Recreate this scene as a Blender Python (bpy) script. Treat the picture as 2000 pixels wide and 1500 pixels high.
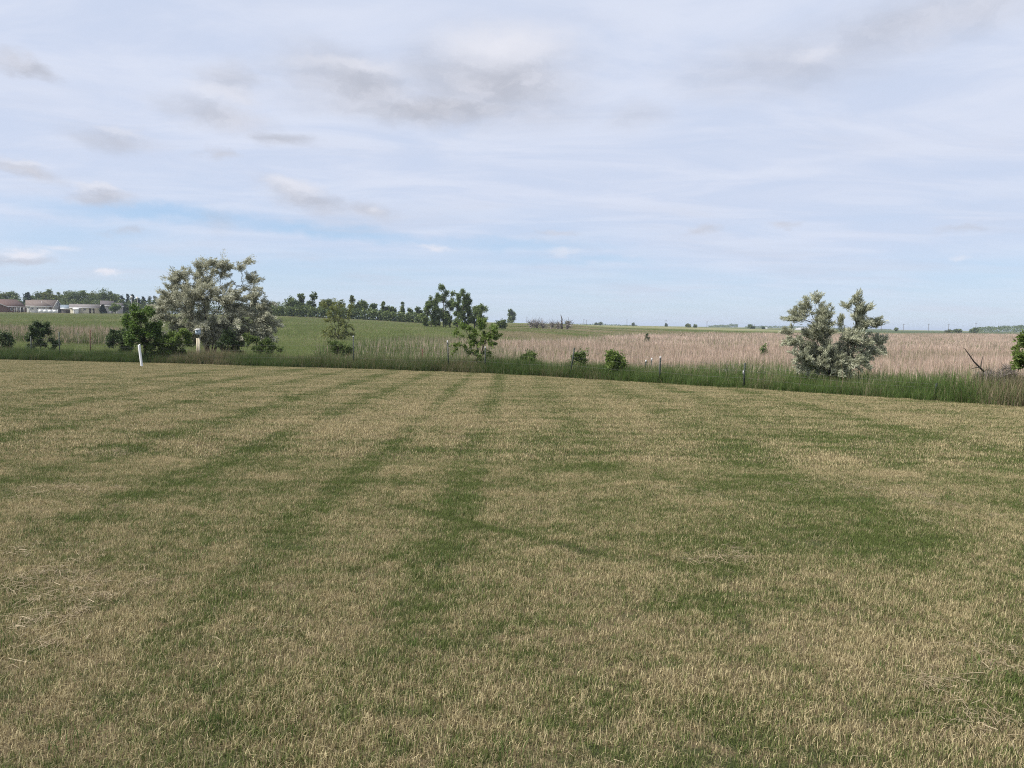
import bpy, math
import numpy as np
from mathutils import Matrix, Vector

for o in list(bpy.data.objects):
    bpy.data.objects.remove(o)
SC = bpy.context.scene
COL = SC.collection
RNG = np.random.default_rng(7)

# ------------------------------------------------------------------ camera
FPX = 1389.0                      # focal length in pixels of the 2000 x 1500 photograph
EYE = np.array([0.0, 0.0, 1.6])
PITCH = math.atan(118 / FPX)      # looking slightly down
ROLL = math.radians(0.9)
fwd = np.array([0, math.cos(PITCH), -math.sin(PITCH)])
up0 = np.array([0, math.sin(PITCH), math.cos(PITCH)])
rt0 = np.array([1.0, 0, 0])
rt = rt0 * math.cos(ROLL) + up0 * math.sin(ROLL)
up = up0 * math.cos(ROLL) - rt0 * math.sin(ROLL)
cam_d = bpy.data.cameras.new('camera')
cam_d.sensor_fit = 'HORIZONTAL'
cam_d.sensor_width = 36
cam_d.lens = 36 * FPX / 2000
cam_d.clip_start = 0.05
cam_d.clip_end = 40000
cam = bpy.data.objects.new('camera', cam_d)
COL.objects.link(cam)
cam.matrix_world = Matrix(((rt[0], up[0], -fwd[0], EYE[0]), (rt[1], up[1], -fwd[1], EYE[1]),
                           (rt[2], up[2], -fwd[2], EYE[2]), (0, 0, 0, 1)))
SC.camera = cam


def ray(u, v):
    d = fwd * FPX + rt * (u - 1000) - up * (v - 750)
    return d / np.linalg.norm(d)


def at(u, v, Y):
    """world point at distance Y down the field, seen in the direction of photograph position (u, v)"""
    d = ray(u, v)
    return EYE + d * (Y / d[1])


# ------------------------------------------------------------------ world, sun, exposure
SUN_AZ = math.radians(-108)        # from +Y towards +X (negative = left)
SUN_EL = math.radians(54)
world = bpy.data.worlds.new('World')
SC.world = world
world.use_nodes = True


class NT:
    def __init__(s, tree):
        s.t = tree
        s.n = tree.nodes
        s.l = tree.links

    def node(s, typ, **kw):
        n = s.n.new(typ)
        for k, v in kw.items():
            setattr(n, k, v)
        return n

    def put(s, sock, v):
        if v is None:
            return
        if isinstance(v, bpy.types.NodeSocket):
            s.l.new(v, sock)
        else:
            if isinstance(v, (tuple, list)) and len(v) == 3 and sock.type == 'RGBA':
                v = (*v, 1)
            sock.default_value = v

    def math(s, op, a, b=None, c=None, clamp=False):
        n = s.node('ShaderNodeMath', operation=op, use_clamp=clamp)
        s.put(n.inputs[0], a)
        s.put(n.inputs[1], b)
        s.put(n.inputs[2], c)
        return n.outputs[0]

    def vmath(s, op, a, b=None):
        n = s.node('ShaderNodeVectorMath', operation=op)
        s.put(n.inputs[0], a)
        s.put(n.inputs[1], b)
        return n.outputs['Value'] if op in ('LENGTH', 'DOT_PRODUCT') else n.outputs[0]

    def mix(s, f, a, b, mode='MIX'):
        n = s.node('ShaderNodeMix', data_type='RGBA', blend_type=mode)
        s.put(n.inputs[0], f)
        s.put(n.inputs[6], a)
        s.put(n.inputs[7], b)
        return n.outputs[2]

    def rng(s, v, a, b, c=0.0, d=1.0, smooth=True):
        n = s.node('ShaderNodeMapRange', interpolation_type='SMOOTHSTEP' if smooth else 'LINEAR')
        s.put(n.inputs[0], v)
        for i, q in enumerate((a, b, c, d)):
            s.put(n.inputs[1 + i], q)
        return n.outputs[0]

    def noise(s, vec, scale, detail=3, rough=0.5, dist=0.0):
        n = s.node('ShaderNodeTexNoise')
        s.put(n.inputs['Vector'], vec)
        n.inputs['Scale'].default_value = scale
        n.inputs['Detail'].default_value = detail
        n.inputs['Roughness'].default_value = rough
        n.inputs['Distortion'].default_value = dist
        return n.outputs['Fac']

    def mapping(s, vec, loc=(0, 0, 0), scale=(1, 1, 1), rot=(0, 0, 0), typ='POINT'):
        n = s.node('ShaderNodeMapping', vector_type=typ)
        s.put(n.inputs[0], vec)
        n.inputs['Location'].default_value = loc
        n.inputs['Rotation'].default_value = rot
        n.inputs['Scale'].default_value = scale
        return n.outputs[0]

    def ramp(s, fac, stops):
        n = s.node('ShaderNodeValToRGB')
        s.put(n.inputs[0], fac)
        el = n.color_ramp.elements
        while len(el) < len(stops):
            el.new(0.5)
        for e, (p, c) in zip(el, stops):
            e.position = p
            e.color = (*c, 1)
        return n.outputs[0]

    def attr(s, name, typ='GEOMETRY'):
        n = s.node('ShaderNodeAttribute', attribute_name=name, attribute_type=typ)
        return n.outputs['Fac']


def build_world():
    w = NT(world.node_tree)
    w.n.clear()
    out = w.node('ShaderNodeOutputWorld')
    bg = w.node('ShaderNodeBackground')
    w.l.new(bg.outputs[0], out.inputs[0])
    sky = w.node('ShaderNodeTexSky', sky_type='NISHITA')
    sky.sun_disc = False
    sky.sun_elevation = SUN_EL
    sky.sun_rotation = SUN_AZ
    sky.altitude = 500
    sky.air_density = 1.0
    sky.dust_density = 0.6
    skyc = w.vmath('MULTIPLY', sky.outputs[0], (0.105, 0.112, 0.125))
    skyc = w.mix(0.55, skyc, (0.430, 0.590, 0.805))
    tc = w.node('ShaderNodeTexCoord').outputs['Generated']
    sep = w.node('ShaderNodeSeparateXYZ')
    w.l.new(tc, sep.inputs[0])
    X, Y, Z = sep.outputs
    zc = w.math('MAXIMUM', Z, 0.0)
    # flat-layer projection for the thin high cloud: streaks toward the horizon
    zz = w.math('ADD', zc, 0.09)
    pr = w.node('ShaderNodeCombineXYZ')
    w.put(pr.inputs[0], w.math('DIVIDE', X, zz))
    w.put(pr.inputs[1], w.math('DIVIDE', Y, zz))
    P = pr.outputs[0]
    n1 = w.noise(w.mapping(P, loc=(3.1, 0.7, 0), scale=(0.75, 1.0, 1), rot=(0, 0, 0.35)), 0.55, 5, 0.55, 0.4)
    n2 = w.noise(w.mapping(P, loc=(9.3, 4.2, 0), scale=(0.8, 1.7, 1), rot=(0, 0, -0.25)), 1.5, 5, 0.6, 0.6)
    # azimuth / elevation space (degrees) for the separate low clouds
    az = w.math('MULTIPLY', w.math('ARCTAN2', X, Y), 57.2958)
    el = w.math('MULTIPLY', w.math('ARCSINE', Z), 57.2958)
    ae = w.node('ShaderNodeCombineXYZ')
    w.put(ae.inputs[0], az)
    w.put(ae.inputs[1], el)
    wob = w.node('ShaderNodeTexNoise')
    w.put(wob.inputs['Vector'], w.mapping(ae.outputs[0], scale=(0.16, 0.3, 1)))
    wob.inputs['Scale'].default_value = 1.0
    wob.inputs['Detail'].default_value = 6
    wob.inputs['Roughness'].default_value = 0.66
    wv = w.vmath('MULTIPLY', w.vmath('SUBTRACT', wob.outputs['Color'], (0.5, 0.5, 0.5)), (7.0, 2.8, 0.0))
    AE = w.vmath('ADD', ae.outputs[0], wv)

    def blob(u, v, ru, rv, s, tilt=0.0, soft=0.0):
        d = ray(u, v)
        a0 = math.degrees(math.atan2(d[0], d[1]))
        e0 = math.degrees(math.asin(d[2]))
        k = 57.3 / FPX * math.cos(math.radians(a0)) ** 2
        kv = 57.3 / FPX * math.cos(math.radians(a0))
        m = w.mapping(AE, loc=(a0, e0, 0), scale=(ru * k, rv * kv, 1), rot=(0, 0, tilt), typ='TEXTURE')
        return w.rng(w.vmath('LENGTH', m), 1.32, soft, 0.0, s)

    def total(lst):
        acc = None
        for b in lst:
            r = blob(*b)
            acc = r if acc is None else w.math('MAXIMUM', acc, r)
        return acc
    grey = total([
        (960, 160, 210, 90, 0.95), (700, 165, 180, 62, 0.9, -0.12), (850, 210, 300, 38, 1.0),
        (455, 165, 75, 50, 0.6), (420, 225, 125, 30, 0.75, -0.1), (545, 268, 80, 17, 0.8, -0.05),
        (235, 268, 115, 27, 0.65), (430, 300, 38, 14, 0.7), (45, 132, 75, 17, 0.85, -0.2),
        (45, 326, 75, 18, 0.95, -0.15), (195, 378, 80, 20, 0.85), (600, 385, 110, 26, 0.8, -0.2),
        (715, 408, 70, 20, 0.75, -0.15), (30, 505, 80, 12, 0.8), (255, 452, 45, 11, 0.55),
        (1085, 452, 50, 8, 0.55, -0.1), (1370, 449, 34, 10, 0.7), (1538, 445, 34, 8, 0.65),
        (1530, 130, 230, 60, 0.6), (1800, 45, 330, 55, 0.7, 0.08), (1240, 225, 80, 30, 0.4),
        (1880, 441, 60, 9, 0.45), (420, 430, 40, 28, 0.3)])
    white = total([
        (985, 88, 150, 38, 0.9), (570, 362, 60, 16, 0.8), (22, 490, 65, 12, 1.0), (212, 527, 25, 9, 1.0),
        (110, 480, 50, 8, 0.6), (845, 483, 36, 9, 0.8), (1095, 487, 34, 8, 0.5), (735, 410, 22, 10, 0.5),
        (1600, 105, 70, 14, 0.5), (690, 128, 130, 13, 0.55), (430, 188, 90, 12, 0.5), (190, 361, 60, 8, 0.65), (45, 311, 55, 7, 0.6), (240, 248, 75, 8, 0.45), (1875, 505, 38, 9, 0.5)])
    # veil: thin, thickens upward, blue shows through near the horizon
    elw = w.math('ADD', el, w.math('MULTIPLY', w.math('SUBTRACT', n1, 0.5), 16.0))
    veil = w.rng(elw, -3.0, 12.0, 0.22, 0.96)
    veil = w.math('MULTIPLY', veil, w.rng(n2, 0.25, 0.62, 0.84, 1.0))
    gaps = total([(330, 415, 330, 22, 0.92), (640, 447, 270, 20, 0.95, -0.08), (150, 455, 260, 26, 0.5), (560, 530, 420, 45, 0.55),
                  (1010, 478, 230, 13, 0.6), (1150, 508, 190, 11, 0.55), (300, 560, 420, 25, 0.4)])
    veil = w.math('MULTIPLY', veil, w.math('SUBTRACT', 1.0, gaps))
    veilcol = w.mix(w.rng(n2, 0.35, 0.7), (0.595, 0.652, 0.795), (0.655, 0.702, 0.825))
    c = w.mix(veil, skyc, veilcol)
    # broken patches of grey cloud continuing all round the sky, overhead and behind
    n3 = w.noise(w.mapping(P, loc=(1.7, 8.1, 0), scale=(0.8, 1.1, 1)), 0.9, 5, 0.55, 0.3)
    c = w.mix(w.rng(n3, 0.50, 0.72, 0.0, 0.40), c, (0.56, 0.595, 0.70))
    puff = w.noise(w.mapping(AE, loc=(5, 2, 0), scale=(0.22, 0.42, 1)), 1.0, 5, 0.62, 0.4)
    body = w.mix(w.rng(puff, 0.34, 0.72), (0.450, 0.472, 0.545), (0.600, 0.612, 0.682))
    c = w.mix(grey, c, body)
    c = w.mix(white, c, (0.735, 0.745, 0.815))
    w.put(bg.inputs[0], c)
    bg.inputs[1].default_value = 0.72     # sky radiance below the picture's exposure of +0.62


build_world()
world.cycles.sampling_method = 'NONE'   # a smooth sky needs no light map
sun_d = bpy.data.lights.new('sun', 'SUN')
sun_d.energy = 4.8
sun_d.angle = math.radians(9)
sun_d.color = (1.0, 0.95, 0.87)
sun = bpy.data.objects.new('sun', sun_d)
COL.objects.link(sun)
sdir = Vector((math.sin(SUN_AZ) * math.cos(SUN_EL), math.cos(SUN_AZ) * math.cos(SUN_EL), math.sin(SUN_EL)))
sun.rotation_euler = sdir.to_track_quat('Z', 'Y').to_euler()

SC.view_settings.view_transform = 'Standard'
SC.view_settings.look = 'None'
SC.view_settings.gamma = 1
SC.view_settings.exposure = 0.62
SC.view_settings.use_curve_mapping = False
SC.render.engine = 'CYCLES'
cy = SC.cycles
cy.max_bounces = 5
cy.diffuse_bounces = 3
cy.glossy_bounces = 2
cy.transmission_bounces = 3
cy.transparent_max_bounces = 4
cy.volume_bounces = 0
cy.use_denoising = False
cy.caustics_reflective = False
cy.caustics_refractive = False
cy.filter_width = 1.1


# ------------------------------------------------------------------ helpers
def obj(name, mesh, mat=None, parent=None, loc=None, rz=None):
    o = bpy.data.objects.new(name, mesh)
    COL.objects.link(o)
    if mat is not None and mesh is not None and len(mesh.materials) == 0:
        mesh.materials.append(mat)
    if parent is not None:
        o.parent = parent
    if loc is not None:
        o.location = loc
    if rz is not None:
        o.rotation_euler[2] = rz
    return o


def tag(o, label=None, cat=None, group=None, kind=None):
    for k, v in (('label', label), ('category', cat), ('group', group), ('kind', kind)):
        if v:
            o[k] = v
    return o


def thing(name, loc, label, cat, group=None, rz=0):
    o = obj(name, None, loc=loc, rz=rz)
    return tag(o, label, cat, group)


def mesh(name, verts, quads=None, tris=None, attrs=None, smooth=False, mats=()):
    """build a mesh from numpy arrays; attrs = {name: per-vertex floats}"""
    verts = np.asarray(verts, dtype=np.float32).reshape(-1, 3)
    me = bpy.data.meshes.new(name)
    q = np.zeros((0, 4), int) if quads is None or len(quads) == 0 else np.asarray(quads, int).reshape(-1, 4)
    t = np.zeros((0, 3), int) if tris is None or len(tris) == 0 else np.asarray(tris, int).reshape(-1, 3)
    me.vertices.add(len(verts))
    me.vertices.foreach_set('co', verts.ravel())
    idx = np.concatenate([q.ravel(), t.ravel()]).astype(np.int32)
    tot = np.concatenate([np.full(len(q), 4), np.full(len(t), 3)]).astype(np.int32)
    start = np.concatenate([[0], np.cumsum(tot)[:-1]]).astype(np.int32) if len(tot) else np.zeros(0, np.int32)
    me.loops.add(len(idx))
    me.loops.foreach_set('vertex_index', idx)
    me.polygons.add(len(tot))
    me.polygons.foreach_set('loop_start', start)
    me.polygons.foreach_set('loop_total', tot)
    if smooth:
        me.polygons.foreach_set('use_smooth', np.ones(len(tot), bool))
    for k, a in (attrs or {}).items():
        at_ = me.attributes.new(k, 'FLOAT', 'POINT')
        at_.data.foreach_set('value', np.asarray(a, np.float32).ravel())
    for m in mats:
        me.materials.append(m)
    me.update()
    me.validate()
    return me


class MB:
    """collects boxes, prisms and tubes into one mesh"""
    def __init__(s):
        s.v, s.q, s.t, s.n = [], [], [], 0

    def add(s, v, q=(), t=()):
        v = np.asarray(v, float).reshape(-1, 3)
        s.v.append(v)
        for f in q:
            s.q.append([i + s.n for i in f])
        for f in t:
            s.t.append([i + s.n for i in f])
        s.n += len(v)
        return s

    def box(s, x0, x1, y0, y1, z0, z1):
        v = [(x, y, z) for z in (z0, z1) for y in (y0, y1) for x in (x0, x1)]
        return s.add(v, [(0, 2, 3, 1), (4, 5, 7, 6), (0, 1, 5, 4), (2, 6, 7, 3), (0, 4, 6, 2), (1, 3, 7, 5)])

    def tube(s, pts, rad, sides=6, cap=True):
        pts = np.asarray(pts, float)
        n = len(pts)
        rad = np.broadcast_to(np.asarray(rad, float), (n,))
        V = []
        for i in range(n):
            d = pts[min(i + 1, n - 1)] - pts[max(i - 1, 0)]
            d = d / (np.linalg.norm(d) + 1e-9)
            a = np.cross(d, (0.31, 0.9, 0.1) if abs(d[2]) > 0.8 else (0, 0, 1.0))
            a /= np.linalg.norm(a) + 1e-9
            b = np.cross(d, a)
            for k in range(sides):
                th = 2 * math.pi * k / sides
                V.append(pts[i] + rad[i] * (a * math.cos(th) + b * math.sin(th)))
        Q = [(i * sides + k, i * sides + (k + 1) % sides, (i + 1) * sides + (k + 1) % sides, (i + 1) * sides + k)
             for i in range(n - 1) for k in range(sides)]
        T = []
        if cap:
            V.append(pts[-1])
            c = len(V) - 1
            T = [((n - 1) * sides + k, (n - 1) * sides + (k + 1) % sides, c) for k in range(sides)]
        return s.add(V, Q, T)

    def build(s, name, mat, parent=None, loc=None, smooth=False):
        me = mesh(name, np.concatenate(s.v), s.q, s.t, smooth=smooth)
        return obj(name, me, mat, parent, loc)


_perm = RNG.random((256, 256)).astype(np.float32)


def vnoise(x, y):
    x = np.asarray(x, float)
    y = np.asarray(y, float)
    xi, yi = np.floor(x).astype(int), np.floor(y).astype(int)
    fx, fy = x - xi, y - yi
    fx = fx * fx * (3 - 2 * fx)
    fy = fy * fy * (3 - 2 * fy)
    g = lambda a, b: _perm[a % 256, b % 256]
    return (g(xi, yi) * (1 - fx) + g(xi + 1, yi) * fx) * (1 - fy) + (g(xi, yi + 1) * (1 - fx) + g(xi + 1, yi + 1) * fx) * fy


def fbm(x, y, o=4):
    s, a, t = 0, 0.5, 0
    for i in range(o):
        s = s + a * vnoise(np.asarray(x) * 2 ** i + 17 * i, np.asarray(y) * 2 ** i + 31 * i)
        t += a
        a *= 0.5
    return s / t


def sstep(x, a, b):
    t = np.clip((np.asarray(x, float) - a) / (b - a), 0, 1)
    return t * t * (3 - 2 * t)


# ------------------------------------------------------------------ terrain
EDGE_X = np.array([-90, -60, -27.4, -19.3, -13, -6, 0, 4.2, 8.4, 13.2, 20, 30, 50.])
EDGE_Y = np.array([44, 41, 38.2, 36.9, 35.6, 33.4, 30.9, 27.6, 23.7, 18.3, 10.5, -2, -26.])


def edge_y(x):
    xs = np.asarray(x, float)
    return sum(np.interp(xs + o, EDGE_X, EDGE_Y) for o in (-2, -1, 0, 1, 2)) / 5


def edge_d(x, y):
    """about the distance beyond the edge of the mown lawn (negative on the lawn)"""
    x = np.asarray(x, float)
    sl = (edge_y(x + 0.5) - edge_y(x - 0.5))
    return (np.asarray(y, float) - edge_y(x)) / np.sqrt(1 + sl * sl)


TU = np.array([-900, -300, 0, 300, 550, 700, 830, 1000, 1090, 1200, 1500, 2000, 2500, 3200.])
TY = np.array([10, 40, 90, 150, 220, 300, 400, 700, 1500, 9000.])
TZ = np.array([
    [-1.5] * 14,
    [-1.3, -1.3, -1.3, -1.4, -1.5, -1.55, -1.6, -1.7, -1.75, -1.8, -1.9, -1.9, -1.9, -1.9],
    [-0.5, -0.5, -0.5, -0.6, -0.8, -1.0, -1.1, -1.6, -1.7, -1.8, -1.9, -1.9, -1.9, -1.9],
    [1.2, 1.2, 1.2, 1.2, 1.2, 0.9, 0.60, 0.15, -0.5, -1.3, -1.8, -1.9, -1.9, -1.9],
    [2.1, 2.1, 2.1, 2.2, 2.70, 2.0, 1.15, 0.45, 0.1, -0.7, -1.3, -1.5, -1.5, -1.5],
    [3.5, 3.5, 3.5, 3.5, 3.3, 2.4, 1.6, 1.2, 1.0, 0.0, -0.8, -0.9, -0.9, -0.9],
    [4.0, 4.0, 4.0, 3.9, 3.8, 2.9, 2.2, 2.0, 2.0, 0.5, -0.3, -0.4, -0.4, -0.4],
    [5.0, 5.0, 5.0, 5.0, 5.0, 3.5, 2.6, 2.3, 2.0, 0.9, 0.5, 0.4, 0.4, 0.4],
    [6.0, 6.0, 6.0, 6.0, 5.0, 4.0, 2.6, 2.0, 1.2, 0.7, 0.6, 0.6, 0.6, 0.6],
    [1.5] * 5 + [1.2] * 9])


def ground_z(x, y):
    x = np.asarray(x, float)
    y = np.asarray(y, float)
    yy = np.maximum(y, 10.0)
    u = np.clip(1000 + FPX * x / yy, TU[0], TU[-1])
    ly = np.log(yy)
    lt = np.log(TY)
    j = np.clip(np.searchsorted(lt, ly) - 1, 0, len(TY) - 2)
    fy = np.clip((ly - lt[j]) / (lt[j + 1] - lt[j]), 0, 1)
    i = np.clip(np.searchsorted(TU, u) - 1, 0, len(TU) - 2)
    fx = np.clip((u - TU[i]) / (TU[i + 1] - TU[i]), 0, 1)
    fx = 0.5 * fx + 0.5 * fx * fx * (3 - 2 * fx)
    zt = (TZ[j, i] * (1 - fx) + TZ[j, i + 1] * fx) * (1 - fy) + (TZ[j + 1, i] * (1 - fx) + TZ[j + 1, i + 1] * fx) * fy
    zt = zt + (fbm(x * 0.06, y * 0.06, 3) - 0.5) * 0.25
    zl = -0.02 * y + (fbm(x * 0.25, y * 0.25, 3) - 0.5) * 0.07
    b = sstep(edge_d(x, y), 0.8, 9.0)
    return zl * (1 - b) + zt * b


def gz(x, y):
    return float(ground_z(np.array([x]), np.array([y]))[0])


# ------------------------------------------------------------------ materials
def new_mat(name):
    m = bpy.data.materials.new(name)
    m.use_nodes = True
    t = NT(m.node_tree)
    t.n.clear()
    out = t.node('ShaderNodeOutputMaterial')
    return m, t, out


def plain(name, c1, c2, scale=6.0, rough=0.7, bump=0.0, metal=0.0, stretch=(1, 1, 1)):
    m, t, out = new_mat(name)
    p = t.node('ShaderNodeBsdfPrincipled')
    t.l.new(p.outputs[0], out.inputs[0])
    tc = t.node('ShaderNodeTexCoord').outputs['Object']
    n = t.noise(t.mapping(tc, scale=stretch), scale, 4, 0.6)
    t.put(p.inputs['Base Color'], t.mix(t.rng(n, 0.3, 0.7), c1, c2))
    p.inputs['Roughness'].default_value = rough
    p.inputs['Metallic'].default_value = metal
    p.inputs['Specular IOR Level'].default_value = 0.3
    if bump:
        b = t.node('ShaderNodeBump')
        b.inputs['Strength'].default_value = bump
        t.put(b.inputs['Height'], n)
        t.l.new(b.outputs[0], p.inputs['Normal'])
    return m


def thin_leaf(t, out, col, transl=0.35, rough=0.55, spec=0.25):
    p = t.node('ShaderNodeBsdfPrincipled')
    p.inputs['Roughness'].default_value = rough
    p.inputs['Specular IOR Level'].default_value = spec
    t.put(p.inputs['Base Color'], col)
    tr = t.node('ShaderNodeBsdfTranslucent')
    t.put(tr.inputs[0], col)
    mx = t.node('ShaderNodeMixShader')
    mx.inputs[0].default_value = transl
    t.l.new(p.outputs[0], mx.inputs[1])
    t.l.new(tr.outputs[0], mx.inputs[2])
    t.l.new(mx.outputs[0], out.inputs[0])


def leaf_mat(name, stops, transl=0.35, back=None, rough=0.55):
    """leaves: colour by a per-leaf random value; back = colour of the underside"""
    m, t, out = new_mat(name)
    col = t.ramp(t.attr('rnd'), stops)
    if back:
        g = t.node('ShaderNodeNewGeometry')
        col = t.mix(t.math('MULTIPLY', g.outputs['Backfacing'], 0.8), col, back)
    thin_leaf(t, out, col, transl, rough)
    return m


def lawn_green(t):
    """how green the lawn is at a place: dry patches, mower tracks, a rut"""
    pos = t.node('ShaderNodeNewGeometry').outputs['Position']
    sx = t.node('ShaderNodeSeparateXYZ')
    t.l.new(pos, sx.inputs[0])
    X, Y = sx.outputs[0], sx.outputs[1]
    flat = t.mapping(pos, scale=(1, 1, 0))
    n1 = t.noise(t.mapping(flat, scale=(0.55, 0.42, 0)), 1.0, 3, 0.55, 0.3)
    n2 = t.noise(t.mapping(flat, loc=(4, 9, 0), scale=(1.3, 2.3, 0)), 1.0, 3, 0.6, 0.5)
    n3 = t.noise(t.mapping(flat, loc=(14, 2, 0), scale=(8.0, 11.0, 0)), 1.0, 3, 0.65)
    g = t.math('ADD', t.math('MULTIPLY', t.math('SUBTRACT', n1, 0.5), 1.1),
               t.math('MULTIPLY', t.math('SUBTRACT', n2, 0.5), 1.7))
    g = t.math('ADD', g, t.math('MULTIPLY', t.math('SUBTRACT', n3, 0.5), 2.1))
    n4 = t.noise(t.mapping(flat, loc=(21, 5, 0), scale=(0.30, 1.7, 0), rot=(0, 0, 0.12)), 1.0, 3, 0.55, 0.4)
    g = t.math('ADD', g, t.math('MULTIPLY', t.math('SUBTRACT', n4, 0.5), t.rng(Y, 4.0, 10.0, 0.3, 1.3)))
    g = t.math('SUBTRACT', g, t.rng(Y, 7.0, 15.0, 0.0, 0.13))
    # mower tracks, running away from the camera
    xw = t.math('ADD', X, t.math('MULTIPLY', t.math('SUBTRACT', n1, 0.5), 0.35))
    tr = None
    for x0, wd, s in ((-0.5, 0.26, 0.9), (-1.75, 0.2, 0.8), (-3.6, 0.3, 0.85), (-5.3, 0.35, 0.85), (-7.4, 0.3, 0.7),
                      (-9.6, 0.4, 0.7), (1.1, 0.35, 0.5), (3.3, 0.5, 0.6), (5.2, 0.4, 0.6), (7.3, 0.4, 0.8), (-12.4, 0.4, 0.6)):
        b = t.rng(t.math('ABSOLUTE', t.math('SUBTRACT', xw, x0)), wd * 1.5, wd * 0.2, 0.0, s)
        tr = b if tr is None else t.math('MAXIMUM', tr, b)
    tn = t.noise(t.mapping(flat, loc=(2, 31, 0), scale=(0.6, 0.35, 0)), 1.0, 2, 0.5)
    far = t.rng(Y, 3.0, 7.0, 0.55, 1.0)
    tr = t.math('MULTIPLY', t.math('MULTIPLY', tr, t.rng(tn, 0.30, 0.55, 0.45, 1.0)), far)
    g = t.math('ADD', g, t.math('MULTIPLY', tr, 0.50))
    # one rut crossing in front
    def line(x0, y0, x1, y1, wd):
        L = math.hypot(x1 - x0, y1 - y0)
        nx, ny = -(y1 - y0) / L, (x1 - x0) / L
        c = -(nx * x0 + ny * y0)
        dd = t.math('ADD', t.math('ADD', t.math('MULTIPLY', X, nx), t.math('MULTIPLY', Y, ny)), c)
        along = t.math('ADD', t.math('MULTIPLY', t.math('SUBTRACT', X, x0), (x1 - x0) / L),
                       t.math('MULTIPLY', t.math('SUBTRACT', Y, y0), (y1 - y0) / L))
        k = t.math('MULTIPLY', t.rng(along, -0.1, 0.3), t.rng(along, L + 0.1, L - 0.4))
        return t.math('MULTIPLY', k, t.rng(t.math('ABSOLUTE', dd), wd * 1.6, wd * 0.3))
    rut = line(-1.24, 6.65, 0.9, 4.92, 0.075)
    g = t.math('ADD', g, t.math('MULTIPLY', rut, 0.5))
    # greener on the right middle ground, and right along the far edge
    def spot(x, y, rx, ry, s):
        m_ = t.mapping(flat, loc=(x, y, 0), scale=(rx, ry, 1), typ='TEXTURE')
        return t.rng(t.vmath('LENGTH', m_), 1.2, 0.3, 0.0, s)
    for a in ((2.3, 6.2, 1.7, 2.0, 0.14), (0.75, 10.3, 1.0, 2.2, 0.22), (1.7, 4.2, 0.8, 0.7, 0.12), (5.5, 12.5, 2.5, 1.6, 0.22), (4.2, 5.3, 0.5, 0.35, 0.4),
              (2.05, 3.05, 0.55, 0.28, 0.42), (-2.9, 12.5, 1.6, 2.5, -0.28), (-1.2, 15, 2.0, 3.5, -0.22), (-3.9, 5.2, 0.9, 1.2, -0.22),
              (3.1, 4.6, 1.2, 0.5, -0.2), (0.6, 3.2, 2.2, 0.9, -0.12)):
        g = t.math('ADD', g, spot(*a))
    return t.math('ADD', g, 0.43), rut, pos


def lawn_blade_mat():
    m, t, out = new_mat('lawn_blades')
    g, rut, pos = lawn_green(t)
    r = t.attr('rnd')
    r2 = t.attr('rnd2')
    k = t.rng(t.math('SUBTRACT', g, r), -0.07, 0.07)
    green = t.mix(r2, (0.068, 0.094, 0.024), (0.150, 0.182, 0.056))
    straw = t.ramp(r2, [(0.0, (0.128, 0.100, 0.050)), (0.45, (0.350, 0.292, 0.158)), (1.0, (0.62, 0.535, 0.322))])
    thin_leaf(t, out, t.mix(k, straw, green), 0.30, 0.6, 0.15)
    return m


def lawn_soil_mat():
    m, t, out = new_mat('lawn_thatch')
    g, rut, pos = lawn_green(t)
    n = t.noise(pos, 90, 3, 0.7)
    straw = t.mix(t.rng(n, 0.3, 0.7), (0.050, 0.038, 0.023), (0.150, 0.118, 0.068))
    green = t.mix(t.rng(n, 0.3, 0.7), (0.022, 0.027, 0.012), (0.055, 0.065, 0.026))
    c = t.mix(t.rng(g, 0.2, 0.9), straw, green)
    c = t.mix(t.math('MULTIPLY', rut, 0.7), c, (0.06, 0.047, 0.033))
    p = t.node('ShaderNodeBsdfPrincipled')
    p.inputs['Roughness'].default_value = 0.9
    p.inputs['Specular IOR Level'].default_value = 0.1
    t.put(p.inputs['Base Color'], c)
    b = t.node('ShaderNodeBump')
    b.inputs['Strength'].default_value = 0.6
    b.inputs['Distance'].default_value = 0.02
    t.put(b.inputs['Height'], n)
    t.l.new(b.outputs[0], p.inputs['Normal'])
    t.l.new(p.outputs[0], out.inputs[0])
    return m


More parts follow.
